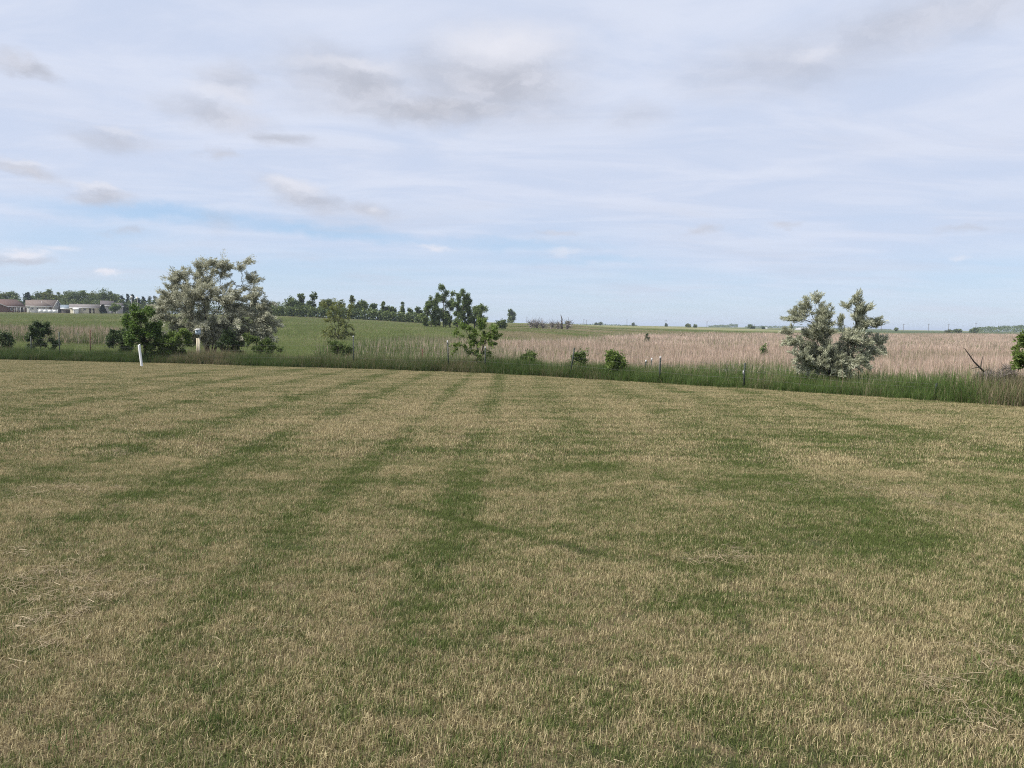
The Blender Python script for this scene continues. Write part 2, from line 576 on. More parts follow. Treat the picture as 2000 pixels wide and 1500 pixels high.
def field_mat():
    """open ground: grass in long bands of green, straw and bare brown"""
    m, t, out = new_mat('open_ground')
    pos = t.node('ShaderNodeNewGeometry').outputs['Position']
    sx = t.node('ShaderNodeSeparateXYZ')
    t.l.new(pos, sx.inputs[0])
    flat = t.mapping(pos, scale=(1, 1, 0))
    band = t.noise(t.mapping(flat, scale=(0.0025, 0.016, 0)), 1.0, 4, 0.6, 0.4)
    fine = t.noise(t.mapping(flat, loc=(7, 7, 0), scale=(0.22, 0.35, 0)), 1.0, 5, 0.65)
    k = t.math('ADD', band, t.math('MULTIPLY', t.math('SUBTRACT', fine, 0.5), 0.28))
    c = t.ramp(k, [(0.0, (0.055, 0.08, 0.028)), (0.34, (0.085, 0.105, 0.04)), (0.45, (0.14, 0.145, 0.062)),
                   (0.52, (0.105, 0.125, 0.048)), (0.60, (0.235, 0.20, 0.12)), (0.68, (0.12, 0.13, 0.055)), (1.0, (0.27, 0.22, 0.14))])
    # a dark green crop on the far right
    crop = t.math('MULTIPLY', t.rng(sx.outputs[0], 170, 230), t.math('MULTIPLY', t.rng(sx.outputs[1], 395, 420), t.rng(sx.outputs[1], 900, 820)))
    c = t.mix(crop, c, (0.055, 0.075, 0.035))
    near = t.rng(sx.outputs[1], 260, 190)
    wet = t.mix(t.rng(fine, 0.35, 0.65), (0.045, 0.05, 0.024), (0.10, 0.095, 0.05))
    c = t.mix(near, c, wet)
    p = t.node('ShaderNodeBsdfPrincipled')
    p.inputs['Roughness'].default_value = 0.95
    p.inputs['Specular IOR Level'].default_value = 0.05
    t.put(p.inputs['Base Color'], c)
    t.l.new(p.outputs[0], out.inputs[0])
    return m


def reed_mat(name, g1, g2, d1, d2, d3, transl=0.3):
    """tall blades: each is dead or green by its own random value against the dryness of its patch"""
    m, t, out = new_mat(name)
    r = t.attr('rnd')
    r2 = t.attr('rnd2')
    dry = t.attr('dry', 'INSTANCER')
    k = t.rng(t.math('SUBTRACT', dry, r), -0.04, 0.04)
    tone = t.attr('tone', 'INSTANCER')
    green = t.mix(t.math('ADD', t.math('MULTIPLY', r2, 0.5), t.math('MULTIPLY', tone, 0.5)), g1, g2)
    straw = t.ramp(t.math('ADD', t.math('MULTIPLY', r2, 0.7), t.math('MULTIPLY', tone, 0.3)), [(0.0, d1), (0.5, d2), (1.0, d3)])
    thin_leaf(t, out, t.mix(k, green, straw), transl, 0.65, 0.15)
    return m


M_LAWN = lawn_soil_mat()
M_BLADE = lawn_blade_mat()
M_FIELD = field_mat()
M_REED = reed_mat('marsh_reed', (0.060, 0.095, 0.028), (0.15, 0.200, 0.065),
                  (0.21, 0.152, 0.114), (0.44, 0.335, 0.262), (0.69, 0.56, 0.46))
M_MEADOW = reed_mat('meadow_grass', (0.105, 0.148, 0.042), (0.220, 0.270, 0.092),
                    (0.20, 0.165, 0.105), (0.33, 0.275, 0.175), (0.46, 0.39, 0.26))
M_TALL = reed_mat('edge_grass', (0.034, 0.058, 0.017), (0.105, 0.165, 0.040),
                  (0.13, 0.105, 0.065), (0.24, 0.19, 0.12), (0.36, 0.30, 0.20))
M_STRAW = leaf_mat('cut_straw', [(0.0, (0.17, 0.13, 0.08)), (0.6, (0.27, 0.215, 0.135)), (1.0, (0.40, 0.33, 0.22))], 0.2)
M_BARK = plain('grey_bark', (0.055, 0.047, 0.040), (0.13, 0.115, 0.10), 9, 0.9, 0.4, stretch=(3, 3, 0.6))
M_BARKD = plain('dark_bark', (0.03, 0.025, 0.02), (0.07, 0.058, 0.047), 9, 0.9, 0.4, stretch=(3, 3, 0.6))
M_DEADW = plain('dead_wood', (0.10, 0.085, 0.075), (0.24, 0.215, 0.195), 12, 0.9, 0.3, stretch=(3, 3, 0.6))
M_OLIVE = leaf_mat('olive_leaf', [(0.0, (0.204, 0.209, 0.137)), (0.5, (0.314, 0.319, 0.221)), (1.0, (0.451, 0.451, 0.326))], 0.35, back=(0.495, 0.495, 0.389), rough=0.5)
M_SILVER = leaf_mat('silver_leaf', [(0.0, (0.204, 0.219, 0.142)), (0.5, (0.314, 0.332, 0.223)), (1.0, (0.462, 0.471, 0.332))], 0.35, back=(0.517, 0.524, 0.399), rough=0.5)
M_MAPLE = leaf_mat('maple_leaf', [(0.0, (0.045, 0.085, 0.016)), (0.5, (0.085, 0.145, 0.028)), (1.0, (0.16, 0.23, 0.055))], 0.42)
M_SHRUB = leaf_mat('shrub_leaf', [(0.0, (0.053, 0.088, 0.024)), (0.6, (0.099, 0.143, 0.036)), (1.0, (0.189, 0.224, 0.067))], 0.35)
M_SHRUBD = leaf_mat('dark_shrub_leaf', [(0.0, (0.034, 0.061, 0.023)), (0.6, (0.064, 0.098, 0.037)), (1.0, (0.131, 0.160, 0.069))], 0.3)
M_ELDER = leaf_mat('box_elder_leaf', [(0.0, (0.075, 0.125, 0.024)), (0.5, (0.130, 0.190, 0.042)), (1.0, (0.22, 0.28, 0.085))], 0.45)
M_YOUNG = leaf_mat('young_leaf', [(0.0, (0.110, 0.130, 0.036)), (0.5, (0.170, 0.190, 0.055)), (1.0, (0.25, 0.27, 0.09))], 0.45)
M_POPLAR = leaf_mat('poplar_leaf', [(0.0, (0.077, 0.119, 0.042)), (0.5, (0.138, 0.188, 0.066)), (1.0, (0.225, 0.275, 0.105))], 0.4)
M_FARTREE = leaf_mat('far_leaf', [(0.0, (0.052, 0.084, 0.030)), (0.5, (0.099, 0.139, 0.043)), (1.0, (0.189, 0.223, 0.074))], 0.3)
M_FARTREE2 = leaf_mat('far_leaf_light', [(0.0, (0.068, 0.095, 0.024)), (0.5, (0.121, 0.144, 0.037)), (1.0, (0.209, 0.216, 0.067))], 0.35)
M_CONIFER = leaf_mat('conifer_needles', [(0.0, (0.012, 0.026, 0.018)), (0.5, (0.024, 0.042, 0.027)), (1.0, (0.048, 0.07, 0.045))], 0.15)
M_DEADLEAF = leaf_mat('grey_twig', [(0.0, (0.09, 0.078, 0.07)), (0.5, (0.18, 0.16, 0.145)), (1.0, (0.30, 0.275, 0.25))], 0.1)
M_GREEN_STEEL = plain('green_post_paint', (0.018, 0.028, 0.022), (0.045, 0.055, 0.045), 20, 0.6, 0.1)
M_RUST = plain('rusty_steel', (0.06, 0.03, 0.02), (0.14, 0.07, 0.045), 25, 0.8, 0.2)
M_WHITE = plain('white_plastic', (0.76, 0.77, 0.78), (0.84, 0.84, 0.84), 8, 0.45)
M_TIP = plain('white_tip_paint', (0.33, 0.34, 0.34), (0.50, 0.50, 0.49), 18, 0.6)
M_WIRE = plain('galvanised_wire', (0.10, 0.095, 0.09), (0.18, 0.175, 0.17), 30, 0.6)
M_CREAM = plain('cream_wood', (0.36, 0.32, 0.235), (0.48, 0.43, 0.33), 10, 0.75, 0.1, stretch=(4, 4, 0.6))
M_BLUEBOX = plain('pale_blue_paint', (0.34, 0.43, 0.50), (0.48, 0.57, 0.63), 9, 0.6)
M_DARKHOLE = plain('dark_opening', (0.012, 0.012, 0.012), (0.02, 0.02, 0.02), 5, 0.9)

# ------------------------------------------------------------------ ground sheets
def build_ground():
    ys = np.concatenate([np.arange(-40, 10, 4.0), np.arange(10, 60, 1.0), np.arange(60, 130, 2.0), np.arange(130, 320, 5.0),
                         np.geomspace(320, 16000, 46)])
    ss = np.linspace(-1.7, 1.7, 241)
    S, Yg = np.meshgrid(ss, ys)
    Xg = S * (np.maximum(Yg, 0) + 34)
    Z = ground_z(Xg, Yg)
    Z = np.where(edge_d(Xg, Yg) < -0.3, Z - 0.06, Z)       # lies under the mown sheet
    V = np.stack([Xg, Yg, Z], -1).reshape(-1, 3)
    nx, ny = len(ss), len(ys)
    I = (np.arange(ny - 1)[:, None] * nx + np.arange(nx - 1)[None]).ravel()
    Q = np.stack([I, I + 1, I + nx + 1, I + nx], -1)
    g = obj('ground', mesh('ground', V, Q, smooth=True), M_FIELD)
    tag(g, 'open prairie ground running out to the horizon', 'ground', kind='structure')
    # the mown lawn
    xs = np.linspace(-62, 34, 180)
    vs = np.linspace(0, 1, 110)
    XX, VV = np.meshgrid(xs, vs)
    ye = edge_y(XX) + 0.10
    y0 = np.minimum(-14, ye - 6)
    YY = y0 + VV * (ye - y0)
    ZZ = ground_z(XX, YY) + 0.006
    V = np.stack([XX, YY, ZZ], -1).reshape(-1, 3)
    nx, ny = len(xs), len(vs)
    I = (np.arange(ny - 1)[:, None] * nx + np.arange(nx - 1)[None]).ravel()
    Q = np.stack([I, I + 1, I + nx + 1, I + nx], -1)
    l = obj('lawn', mesh('lawn', V, Q, smooth=True), M_LAWN)
    tag(l, 'mown lawn of mixed dry straw and green grass', 'lawn', kind='structure')


build_ground()


# ------------------------------------------------------------------ grass patches and scattering
def blades(n, rad, h, w, lean, seed, segs=2, square=False, bend=0.0):
    """n blades standing on a disc: tapered strips that lean over; h, w, lean = (low, high)"""
    r = np.random.default_rng(seed)
    a = r.random(n) * 2 * math.pi
    rr = rad * np.sqrt(r.random(n))
    if square:
        bx, by = (r.random(n) - 0.5) * 2 * rad, (r.random(n) - 0.5) * 2 * rad
    else:
        bx, by = rr * np.cos(a), rr * np.sin(a)
    H = h[0] + (h[1] - h[0]) * r.random(n) ** 1.3
    W = w[0] + (w[1] - w[0]) * r.random(n)
    L = lean[0] + (lean[1] - lean[0]) * r.random(n) ** 1.5
    d = r.random(n) * 2 * math.pi
    f = d + math.pi / 2 + (r.random(n) - 0.5) * 1.2
    rnd, rnd2 = r.random(n), r.random(n)
    V, R1, R2 = [], [], []
    for i in range(segs + 1):
        t = i / segs
        out_ = H * L * t ** 1.7
        z = H * t * np.sqrt(np.maximum(1 - (0.75 * L * t) ** 2, 0.08)) - bend * H * L * t ** 3
        cx, cy_ = bx + np.cos(d) * out_, by + np.sin(d) * out_
        ww = W * (1 - t ** 1.6) * 0.5
        if i < segs:
            V.append(np.stack([cx - np.cos(f) * ww, cy_ - np.sin(f) * ww, z - (0.012 if i == 0 else 0)], -1))
            V.append(np.stack([cx + np.cos(f) * ww, cy_ + np.sin(f) * ww, z - (0.012 if i == 0 else 0)], -1))
        else:
            V.append(np.stack([cx, cy_, z], -1))
    k = len(V)
    V = np.stack(V, 1)              # n, k, 3
    base = np.arange(n) * k
    Q = [np.stack([base + 2 * i, base + 2 * i + 1, base + 2 * i + 3, base + 2 * i + 2], -1) for i in range(segs - 1)]
    T = np.stack([base + 2 * (segs - 1), base + 2 * (segs - 1) + 1, base + 2 * segs], -1)
    return V.reshape(-1, 3), (np.concatenate(Q) if Q else None), T, {'rnd': np.repeat(rnd, k), 'rnd2': np.repeat(rnd2, k)}


def patch(name, mat, *a, **k):
    v, q, t, at_ = blades(*a, **k)
    me = mesh(name, v, q, t, at_)
    me.materials.append(mat)
    return bpy.data.objects.new(name, me)


def scatter(name, label, cat, pts, scl, rots, protos, attrs=None, pick=None):
    """one object: the patches placed on points with geometry nodes"""
    n = len(pts)
    at_ = {'scl': np.broadcast_to(scl, (n,)).astype(float), 'rot': rots,
           'pick': (RNG.integers(0, len(protos), n) if pick is None else pick).astype(float)}
    at_.update(attrs or {})
    me = mesh(name, pts, attrs=at_)
    o = obj(name, me)
    tag(o, label, cat, kind='stuff')
    ng = bpy.data.node_groups.new(name, 'GeometryNodeTree')
    ng.interface.new_socket('Geometry', in_out='INPUT', socket_type='NodeSocketGeometry')
    ng.interface.new_socket('Geometry', in_out='OUTPUT', socket_type='NodeSocketGeometry')
    N, L = ng.nodes, ng.links
    gi, go = N.new('NodeGroupInput'), N.new('NodeGroupOutput')
    mp = N.new('GeometryNodeMeshToPoints')
    L.new(gi.outputs[0], mp.inputs[0])
    join = N.new('GeometryNodeJoinGeometry')

    def na(nm):
        q = N.new('GeometryNodeInputNamedAttribute')
        q.data_type = 'FLOAT'
        q.inputs[0].default_value = nm
        return q.outputs[0]
    rot = N.new('ShaderNodeCombineXYZ')
    L.new(na('rot'), rot.inputs[2])
    for i, p in enumerate(protos):
        oi = N.new('GeometryNodeObjectInfo')
        oi.inputs[0].default_value = p
        ip = N.new('GeometryNodeInstanceOnPoints')
        cmp_ = N.new('FunctionNodeCompare')
        cmp_.data_type = 'FLOAT'
        cmp_.operation = 'EQUAL'
        L.new(na('pick'), cmp_.inputs[0])
        cmp_.inputs[1].default_value = float(i)
        cmp_.inputs['Epsilon'].default_value = 0.1
        L.new(mp.outputs[0], ip.inputs['Points'])
        L.new(cmp_.outputs[0], ip.inputs['Selection'])
        L.new(oi.outputs['Geometry'], ip.inputs['Instance'])
        L.new(rot.outputs[0], ip.inputs['Rotation'])
        L.new(na('scl'), ip.inputs['Scale'])
        L.new(ip.outputs[0], join.inputs[0])
    L.new(join.outputs[0], go.inputs[0])
    md = o.modifiers.new('scatter', 'NODES')
    md.node_group = ng
    return o


def grid_points(y0, y1, sp, smax=0.82, extra=2.5):
    """jittered points over the ground in view (and a margin), spacing sp"""
    out = []
    for y in np.arange(y0, y1, sp):
        hw = smax * abs(y) + extra
        x = np.arange(-hw, hw, sp)
        out.append(np.stack([x, np.full(len(x), y)], -1))
    p = np.concatenate(out)
    return p + (RNG.random(p.shape) - 0.5) * sp * 0.9


def with_z(p, dz=0.0):
    return np.column_stack([p, ground_z(p[:, 0], p[:, 1]) + dz])


def rnd_rot(n):
    return RNG.random(n) * 2 * math.pi


# lawn blades
near = [patch('turf', M_BLADE, 760, 0.17, (0.010, 0.042), (0.0016, 0.0034), (0.15, 1.25), 100 + i) for i in range(6)]
mid = [patch('turf', M_BLADE, 800, 0.36, (0.014, 0.048), (0.0035, 0.007), (0.1, 1.1), 200 + i) for i in range(6)]
p = grid_points(0.9, 9.0, 0.16, 0.85, 2.0)
p = p[edge_d(p[:, 0], p[:, 1]) < 0.0]
q = grid_points(9.0, 44, 0.34, 0.82, 2.0)
q = q[edge_d(q[:, 0], q[:, 1]) < 0.05]
clump_p = 0.75 + 0.55 * fbm(p[:, 0] * 1.7, p[:, 1] * 1.7, 3)
clump_q = 0.75 + 0.55 * fbm(q[:, 0] * 1.7, q[:, 1] * 1.7, 3)
scatter('lawn_grass', 'short mown blades of dry and green grass covering the lawn', 'grass',
        np.concatenate([with_z(p, 0.006), with_z(q, 0.006)]), np.concatenate([clump_p, clump_q]), rnd_rot(len(p) + len(q)), near + mid,
        pick=np.concatenate([RNG.integers(0, 6, len(p)), RNG.integers(6, 12, len(q))]))


# loose cut straw lying on the lawn
def straw_patch(seed, n, rad, bias=0.0):
    r = np.random.default_rng(seed)
    V, Q, R = [], [], []
    for i in range(n):
        a = r.random() * 6.283
        rr = rad * abs(r.normal()) * 0.55
        c = np.array([rr * math.cos(a), rr * math.sin(a), 0.012 + 0.022 * r.random() * math.exp(-rr / rad)])
        d = r.random() * math.pi
        L = 0.035 + 0.10 * r.random() ** 2
        dv = np.array([math.cos(d), math.sin(d), r.normal() * 0.10]) * L / 2
        kink = np.array([r.normal(), r.normal(), abs(r.normal()) * 0.5]) * 0.012
        w = np.array([-math.sin(d), math.cos(d), r.normal() * 0.4]) * (0.0008 + 0.0008 * r.random())
        b = len(V)
        V += [c - dv - w, c - dv + w, c + kink - w, c + kink + w, c + dv - w * 0.6, c + dv + w * 0.6]
        Q += [(b, b + 1, b + 3, b + 2), (b + 2, b + 3, b + 5, b + 4)]
        R += [r.random()] * 6
    me = mesh('straw', V, Q, attrs={'rnd': R})
    me.materials.append(M_STRAW)
    return bpy.data.objects.new('straw', me)


straws = [straw_patch(300 + i, 34, 0.26) for i in range(4)] + [straw_patch(310 + i, 4, 0.5) for i in range(4)]
sp_, sk = [], []


def lawn_pt(u, v):
    d = ray(u, v)
    t_ = 5.0
    for _ in range(40):
        P_ = EYE + d * t_
        t_ += (P_[2] - gz(P_[0], P_[1])) / max(0.02, -d[2])
    P_ = EYE + d * t_
    return P_[:2]


for (u, v, su, sv, n) in ((60, 1120, 150, 60, 16), (90, 1180, 140, 50, 7), (1945, 1280, 70, 30, 5), (1890, 1405, 25, 22, 2), (1905, 1425, 35, 20, 2), (1830, 1340, 60, 40, 3),
                          (1700, 960, 120, 30, 9), (1540, 950, 60, 12, 4), (1420, 1090, 70, 20, 6), (1850, 1000, 110, 25, 9), (1330, 960, 60, 18, 4),
                          (240, 885, 60, 10, 5), (40, 1240, 50, 20, 5), (560, 1225, 50, 14, 1), (120, 960, 120, 25, 8)):
    for i in range(n):
        sp_.append(lawn_pt(u + RNG.normal() * su * 0.6, v + RNG.normal() * sv * 0.6))
        sk.append(RNG.integers(0, 4))
loose = grid_points(1.8, 22, 0.8)
loose = loose[(edge_d(loose[:, 0], loose[:, 1]) < -1.5) & (fbm(loose[:, 0] * 0.5, loose[:, 1] * 0.5) > 0.5)]
sk = np.concatenate([sk, RNG.integers(4, 8, len(loose))])
sp_ = np.concatenate([np.array(sp_), loose])
scatter('cut_straw', 'loose dry straw clippings lying on the lawn', 'straw', with_z(sp_, 0.008), 1.0, rnd_rot(len(sp_)), straws, pick=sk)

# a few greener, longer tufts standing out of the lawn
tuft = [patch('tuft', M_TALL, 46, 0.07, (0.03, 0.075), (0.0025, 0.005), (0.2, 1.0), 330 + i) for i in range(4)]
tp = grid_points(1.6, 24, 0.26)
tp = tp[(edge_d(tp[:, 0], tp[:, 1]) < -1) & (fbm(tp[:, 0] * 0.9 + 5, tp[:, 1] * 0.9) > 0.47) & (RNG.random(len(tp)) < 0.55)]
scatter('grass_tufts', 'longer green tufts scattered through the dry lawn', 'grass', with_z(tp), 0.7 + 0.5 * RNG.random(len(tp)), rnd_rot(len(tp)),
        tuft, {'dry': np.full(len(tp), 0.15), 'tone': 0.35 + 0.6 * RNG.random(len(tp))})

# tall grass along the edge of the lawn
tall = [patch('tall_clump', M_TALL, 330, 0.42, (0.28, 0.72), (0.005, 0.011), (0.15, 1.0), 400 + i, segs=3, bend=0.2) for i in range(5)]
ex = np.concatenate([np.arange(-46, 26, 0.27) for _ in range(9)])
dd = np.repeat(np.linspace(0.12, 2.6, 9), len(ex) // 9) + (RNG.random(len(ex)) - 0.5) * 0.28
ex = ex + (RNG.random(len(ex)) - 0.5) * 0.3
dd = dd + 0.5 * (fbm(ex * 0.9, dd * 0 + 3.3, 3) - 0.5)
sl = (edge_y(ex + 0.5) - edge_y(ex - 0.5))
cs = 1 / np.sqrt(1 + sl * sl)
tp = np.stack([ex - sl * cs * dd, edge_y(ex) + cs * dd], -1)
u_t = 1000 + FPX * tp[:, 0] / np.maximum(tp[:, 1], 4)
dry_t = 0.06 + 0.30 * sstep(fbm(tp[:, 0] * 0.45, tp[:, 1] * 0.45), 0.5, 0.75) + 0.55 * np.exp(-((u_t - 410) / 45) ** 2) + 0.5 * sstep(u_t, 1890, 1960) \
    + 0.18 * sstep(u_t, 500, 620) * sstep(u_t, 1000, 800)
tone_t = 0.22 + 0.62 * sstep(u_t, 850, 1400) + 0.35 * (fbm(tp[:, 0] * 0.6, tp[:, 1] * 0.6) - 0.3)
scl_t = (1.12 - 0.20 * sstep(u_t, 1250, 1500) + 0.25 * sstep(u_t, 1700, 1850)) * (0.55 + 0.3 * vnoise(tp[:, 0] * 1.3, tp[:, 1] * 1.3) + 0.55 * fbm(tp[:, 0] * 0.5, tp[:, 1] * 0.5)) * (0.72 + 0.28 * sstep(dd, 0.1, 0.8))
scatter('tall_grass', 'dark green unmown grass along the lawn edge', 'grass', with_z(tp), scl_t, rnd_rot(len(tp)), tall,
        {'dry': dry_t, 'tone': np.clip(tone_t, 0, 1)})

stalk = [patch('seed_stalk', M_TALL, 16, 0.35, (0.55, 1.15), (0.005, 0.011), (0.1, 0.7), 430 + i, segs=3, bend=0.25) for i in range(4)]
k = (RNG.random(len(tp)) < 0.22 + 0.3 * vnoise(tp[:, 0] * 0.4, tp[:, 1] * 0.4)) & (dd > 0.35)
sk_p = tp[k] + (RNG.random((int(k.sum()), 2)) - 0.5) * 0.2
scatter('grass_stalks', 'taller thin stalks standing out of the unmown grass strip', 'grass', with_z(sk_p), 0.6 + 0.65 * RNG.random(len(sk_p)),
        rnd_rot(len(sk_p)), stalk, {'dry': np.clip(dry_t[k] + 0.22, 0, 0.9), 'tone': np.clip(tone_t[k] + 0.3, 0, 1)})

# dead brown weed stems around the nest box and in the far right corner
weed = [patch('weed_clump', M_TALL, 46, 0.4, (0.5, 1.25), (0.008, 0.014), (0.05, 0.55), 440 + i, segs=3) for i in range(3)]
wp = []
for (u, Y, n, s) in ((392, 38.2, 20, 0.9), (420, 38.4, 26, 1.1), (1965, 20.4, 26, 0.5), (1940, 20.8, 14, 0.3), (1995, 19.6, 20, 0.4)):
    c = at(u, 690, Y)
    wp.append(np.stack([c[0] + RNG.normal(size=n) * s, c[1] + RNG.normal(size=n) * s * 0.5], -1))
wp = np.concatenate(wp)
wp = wp[edge_d(wp[:, 0], wp[:, 1]) > 0.5]
scatter('dead_weeds', 'brown dead weed stems standing in the tall grass', 'weeds', with_z(wp), 0.5 + 0.5 * RNG.random(len(wp)), rnd_rot(len(wp)), weed,
        {'dry': np.full(len(wp), 0.93), 'tone': 0.05 + 0.3 * RNG.random(len(wp))})

# reeds of the marsh and the meadow beyond the fence
reedn = [patch('reed_bed', M_REED, 150, 0.75, (0.55, 1.55), (0.014, 0.042), (0.05, 0.85), 500 + i, segs=3, bend=0.3) for i in range(5)]
reedf = [patch('reed_bed', M_REED, 250, 1.7, (0.6, 1.6), (0.030, 0.085), (0.05, 0.7), 520 + i, segs=2) for i in range(5)]
meadn = [patch('meadow_patch', M_MEADOW, 420, 0.8, (0.25, 0.85), (0.008, 0.016), (0.1, 1.0), 540 + i, segs=2) for i in range(4)]
meadf = [patch('meadow_patch', M_MEADOW, 520, 1.9, (0.25, 0.7), (0.022, 0.04), (0.1, 1.0), 560 + i, segs=2) for i in range(4)]
a = grid_points(14, 78, 0.62, 0.80, 4)
b = grid_points(78, 330, 1.75, 0.78, 6)
da, db = edge_d(a[:, 0], a[:, 1]), edge_d(b[:, 0], b[:, 1])
a, da = a[da > 1.7], da[da > 1.7]
pts = np.concatenate([a, b])
isfar = np.concatenate([np.zeros(len(a), bool), np.ones(len(b), bool)])
dist_e = np.concatenate([da, db])
X_, Y_ = pts[:, 0], pts[:, 1]
U_ = 1000 + FPX * X_ / Y_ + (fbm(X_ * 0.07, Y_ * 0.07) - 0.5) * 160
farlim = np.interp(U_, [560, 700, 800, 950, 1000, 1100, 1250, 1500, 1750, 2000, 2300], [46, 56, 64, 76, 80, 90, 140, 200, 250, 300, 320])
farlim = farlim * (0.86 + 0.28 * fbm(X_ * 0.03 + 3, Y_ * 0.03))
patchy = fbm(X_ * 0.16 + 9, Y_ * 0.16, 4)
patchy2 = fbm(X_ * 0.05 + 2, Y_ * 0.05 + 8, 3)
core = np.interp(U_, [540, 640, 800, 950, 1010, 1200, 2300], [0.06, 0.14, 0.26, 0.50, 0.86, 0.93, 0.95])
nearg = np.interp(U_, [600, 950, 1100, 1300, 1420, 1700, 1900, 2300], [3.0, 3.0, 3.6, 8.0, 13.0, 15.0, 16.0, 16.0])
inside = sstep(dist_e, nearg, nearg + 4.0) * (1 - sstep(Y_, farlim * 0.92, farlim * 1.06))
dry = 0.10 + 0.16 * sstep(patchy, 0.45, 0.7)
dry = dry + 0.22 * sstep(U_, 880, 1000) * (1 - sstep(U_, 1250, 1400)) * (1 - sstep(dist_e, 6, 9))
dry = dry * (1 - inside) + core * inside * (0.62 + 0.62 * patchy)
left_band = np.exp(-((Y_ - 68 - 10 * (patchy2 - 0.5)) / 9) ** 2) * (1 - sstep(U_, 230, 330))
dry = np.maximum(dry, 0.62 * left_band)
hill = sstep(Y_, 175, 225) * (1 - sstep(U_, 1000, 1150))
dry = np.maximum(dry, hill * (0.25 + 0.6 * sstep(fbm(X_ * 0.012, Y_ * 0.09), 0.42, 0.62)))
beyond = sstep(Y_, farlim * 1.03, farlim * 1.15) * sstep(U_, 900, 1000)
dry = np.maximum(dry * (1 - beyond), beyond * (0.12 + 0.75 * sstep(fbm(X_ * 0.010 + 5, Y_ * 0.055 + 1), 0.5, 0.66)))
tone = np.clip(0.25 + 0.9 * (patchy - 0.3) + 0.25 * inside - 0.25 * beyond, 0, 1)
reedy = (inside > 0.25) & (core > 0.2) | ((dist_e < 14) & (U_ > 640)) & (RNG.random(len(pts)) < 0.85)
reedy = reedy | ((left_band > 0.4) & (RNG.random(len(pts)) < 0.7))
# the ground beyond about 240 m on the hill and 330 m on the plain is too far to see blades
keep = (Y_ < np.where(U_ < 900, 262, 330)) & (RNG.random(len(pts)) < np.where(isfar & ~reedy, 0.9, 1.0))
hgt = np.where(reedy, 0.60 + 0.12 * sstep(U_, 1250, 1450) + (0.52 - 0.06 * sstep(U_, 1250, 1450)) * sstep(dist_e, 3, np.where(U_ > 1300, 9, 16)), 0.55 + 0.35 * patchy)
hgt = hgt * np.where((Y_ > 140) & (U_ < 1050), 0.55, 1.0) * (0.68 + 0.68 * fbm(X_ * 0.4, Y_ * 0.4))
for nm, lab, cat, sel, pn, pf in (('marsh_reeds', 'tan dead reeds and cattails mixed with green filling the marsh', 'reeds', reedy, reedn, reedf),
                                  ('meadow_grass', 'green and straw meadow grass beyond the fence', 'grass', ~reedy, meadn, meadf)):
    k = keep & sel
    nn, nf = len(pn), len(pf)
    pk = np.where(isfar[k], nn + RNG.integers(0, nf, k.sum()), RNG.integers(0, nn, k.sum()))
    scatter(nm, lab, cat, with_z(pts[k]), hgt[k], rnd_rot(int(k.sum())), pn + pf, {'dry': dry[k], 'tone': tone[k]}, pick=pk)


# ------------------------------------------------------------------ trees and shrubs
def skeleton(base, lobes, n, rng, r0, stems=None, up_bias=0.35, wander=0.12):
    """branching skeleton reaching n points inside ellipsoid lobes [(centre, radii)]"""
    vol = np.array([np.prod(r) ** 0.62 for _, r in lobes])
    vol = vol / vol.sum()
    pts = []
    for k in rng.choice(len(lobes), n, p=vol):
        d = rng.normal(size=3)
        d /= np.linalg.norm(d)
        pts.append(lobes[k][0] + lobes[k][1] * d * rng.random() ** 0.45)
    pts = np.array(pts)
    nodes = [np.array(base, float)]
    par = [-1]
    depth = [0.0]
    for st in (stems or []):
        pr = 0
        for s in st:
            nodes.append(np.array(s, float))
            par.append(pr)
            depth.append(depth[pr] + np.linalg.norm(nodes[-1] - nodes[pr]))
            pr = len(nodes) - 1
    order = np.argsort(np.linalg.norm(pts - nodes[0], axis=1))
    for i in order:
        p_ = pts[i]
        N_ = np.array(nodes)
        dv = p_ - N_
        L = np.linalg.norm(dv, axis=1)
        cost = L + up_bias * np.array(depth) + 0.9 * np.maximum(0, -dv[:, 2])
        j = int(np.argmin(cost))
        if L[j] > 0.25:
            m_ = N_[j] + dv[j] * 0.5 + rng.normal(size=3) * L[j] * wander + np.array([0, 0, L[j] * 0.10])
            nodes.append(m_)
            par.append(j)
            depth.append(depth[j] + np.linalg.norm(m_ - N_[j]))
            j = len(nodes) - 1
        nodes.append(p_)
        par.append(j)
        depth.append(depth[j] + np.linalg.norm(p_ - nodes[j]))
    cnt = np.ones(len(nodes))
    for i in range(len(nodes) - 1, 0, -1):
        cnt[par[i]] += cnt[i]
    rad = r0 * (cnt / cnt[0]) ** 0.52
    return np.array(nodes), np.array(par), np.maximum(rad, r0 * 0.035)


def wood_mesh(name, nodes, par, rad, sides=5, minr=0.0):
    V, Q, n = [], [], 0
    for i in range(1, len(nodes)):
        if rad[i] < minr:
            continue
        A, B = nodes[par[i]], nodes[i]
        d = B - A
        L = np.linalg.norm(d)
        if L < 1e-5:
            continue
        d = d / L
        s = np.cross(d, (0.3, 0.8, 0.5))
        s /= np.linalg.norm(s)
        t_ = np.cross(d, s)
        ra = min(rad[par[i]], rad[i] * 1.5)
        for P_, r_ in ((A - d * ra * 0.4, ra), (B, rad[i])):
            for k in range(sides):
                th = 6.2832 * k / sides
                V.append(P_ + r_ * (s * math.cos(th) + t_ * math.sin(th)))
        Q += [(n + k, n + (k + 1) % sides, n + sides + (k + 1) % sides, n + sides + k) for k in range(sides)]
        n += 2 * sides
    return mesh(name, V, Q, smooth=True)


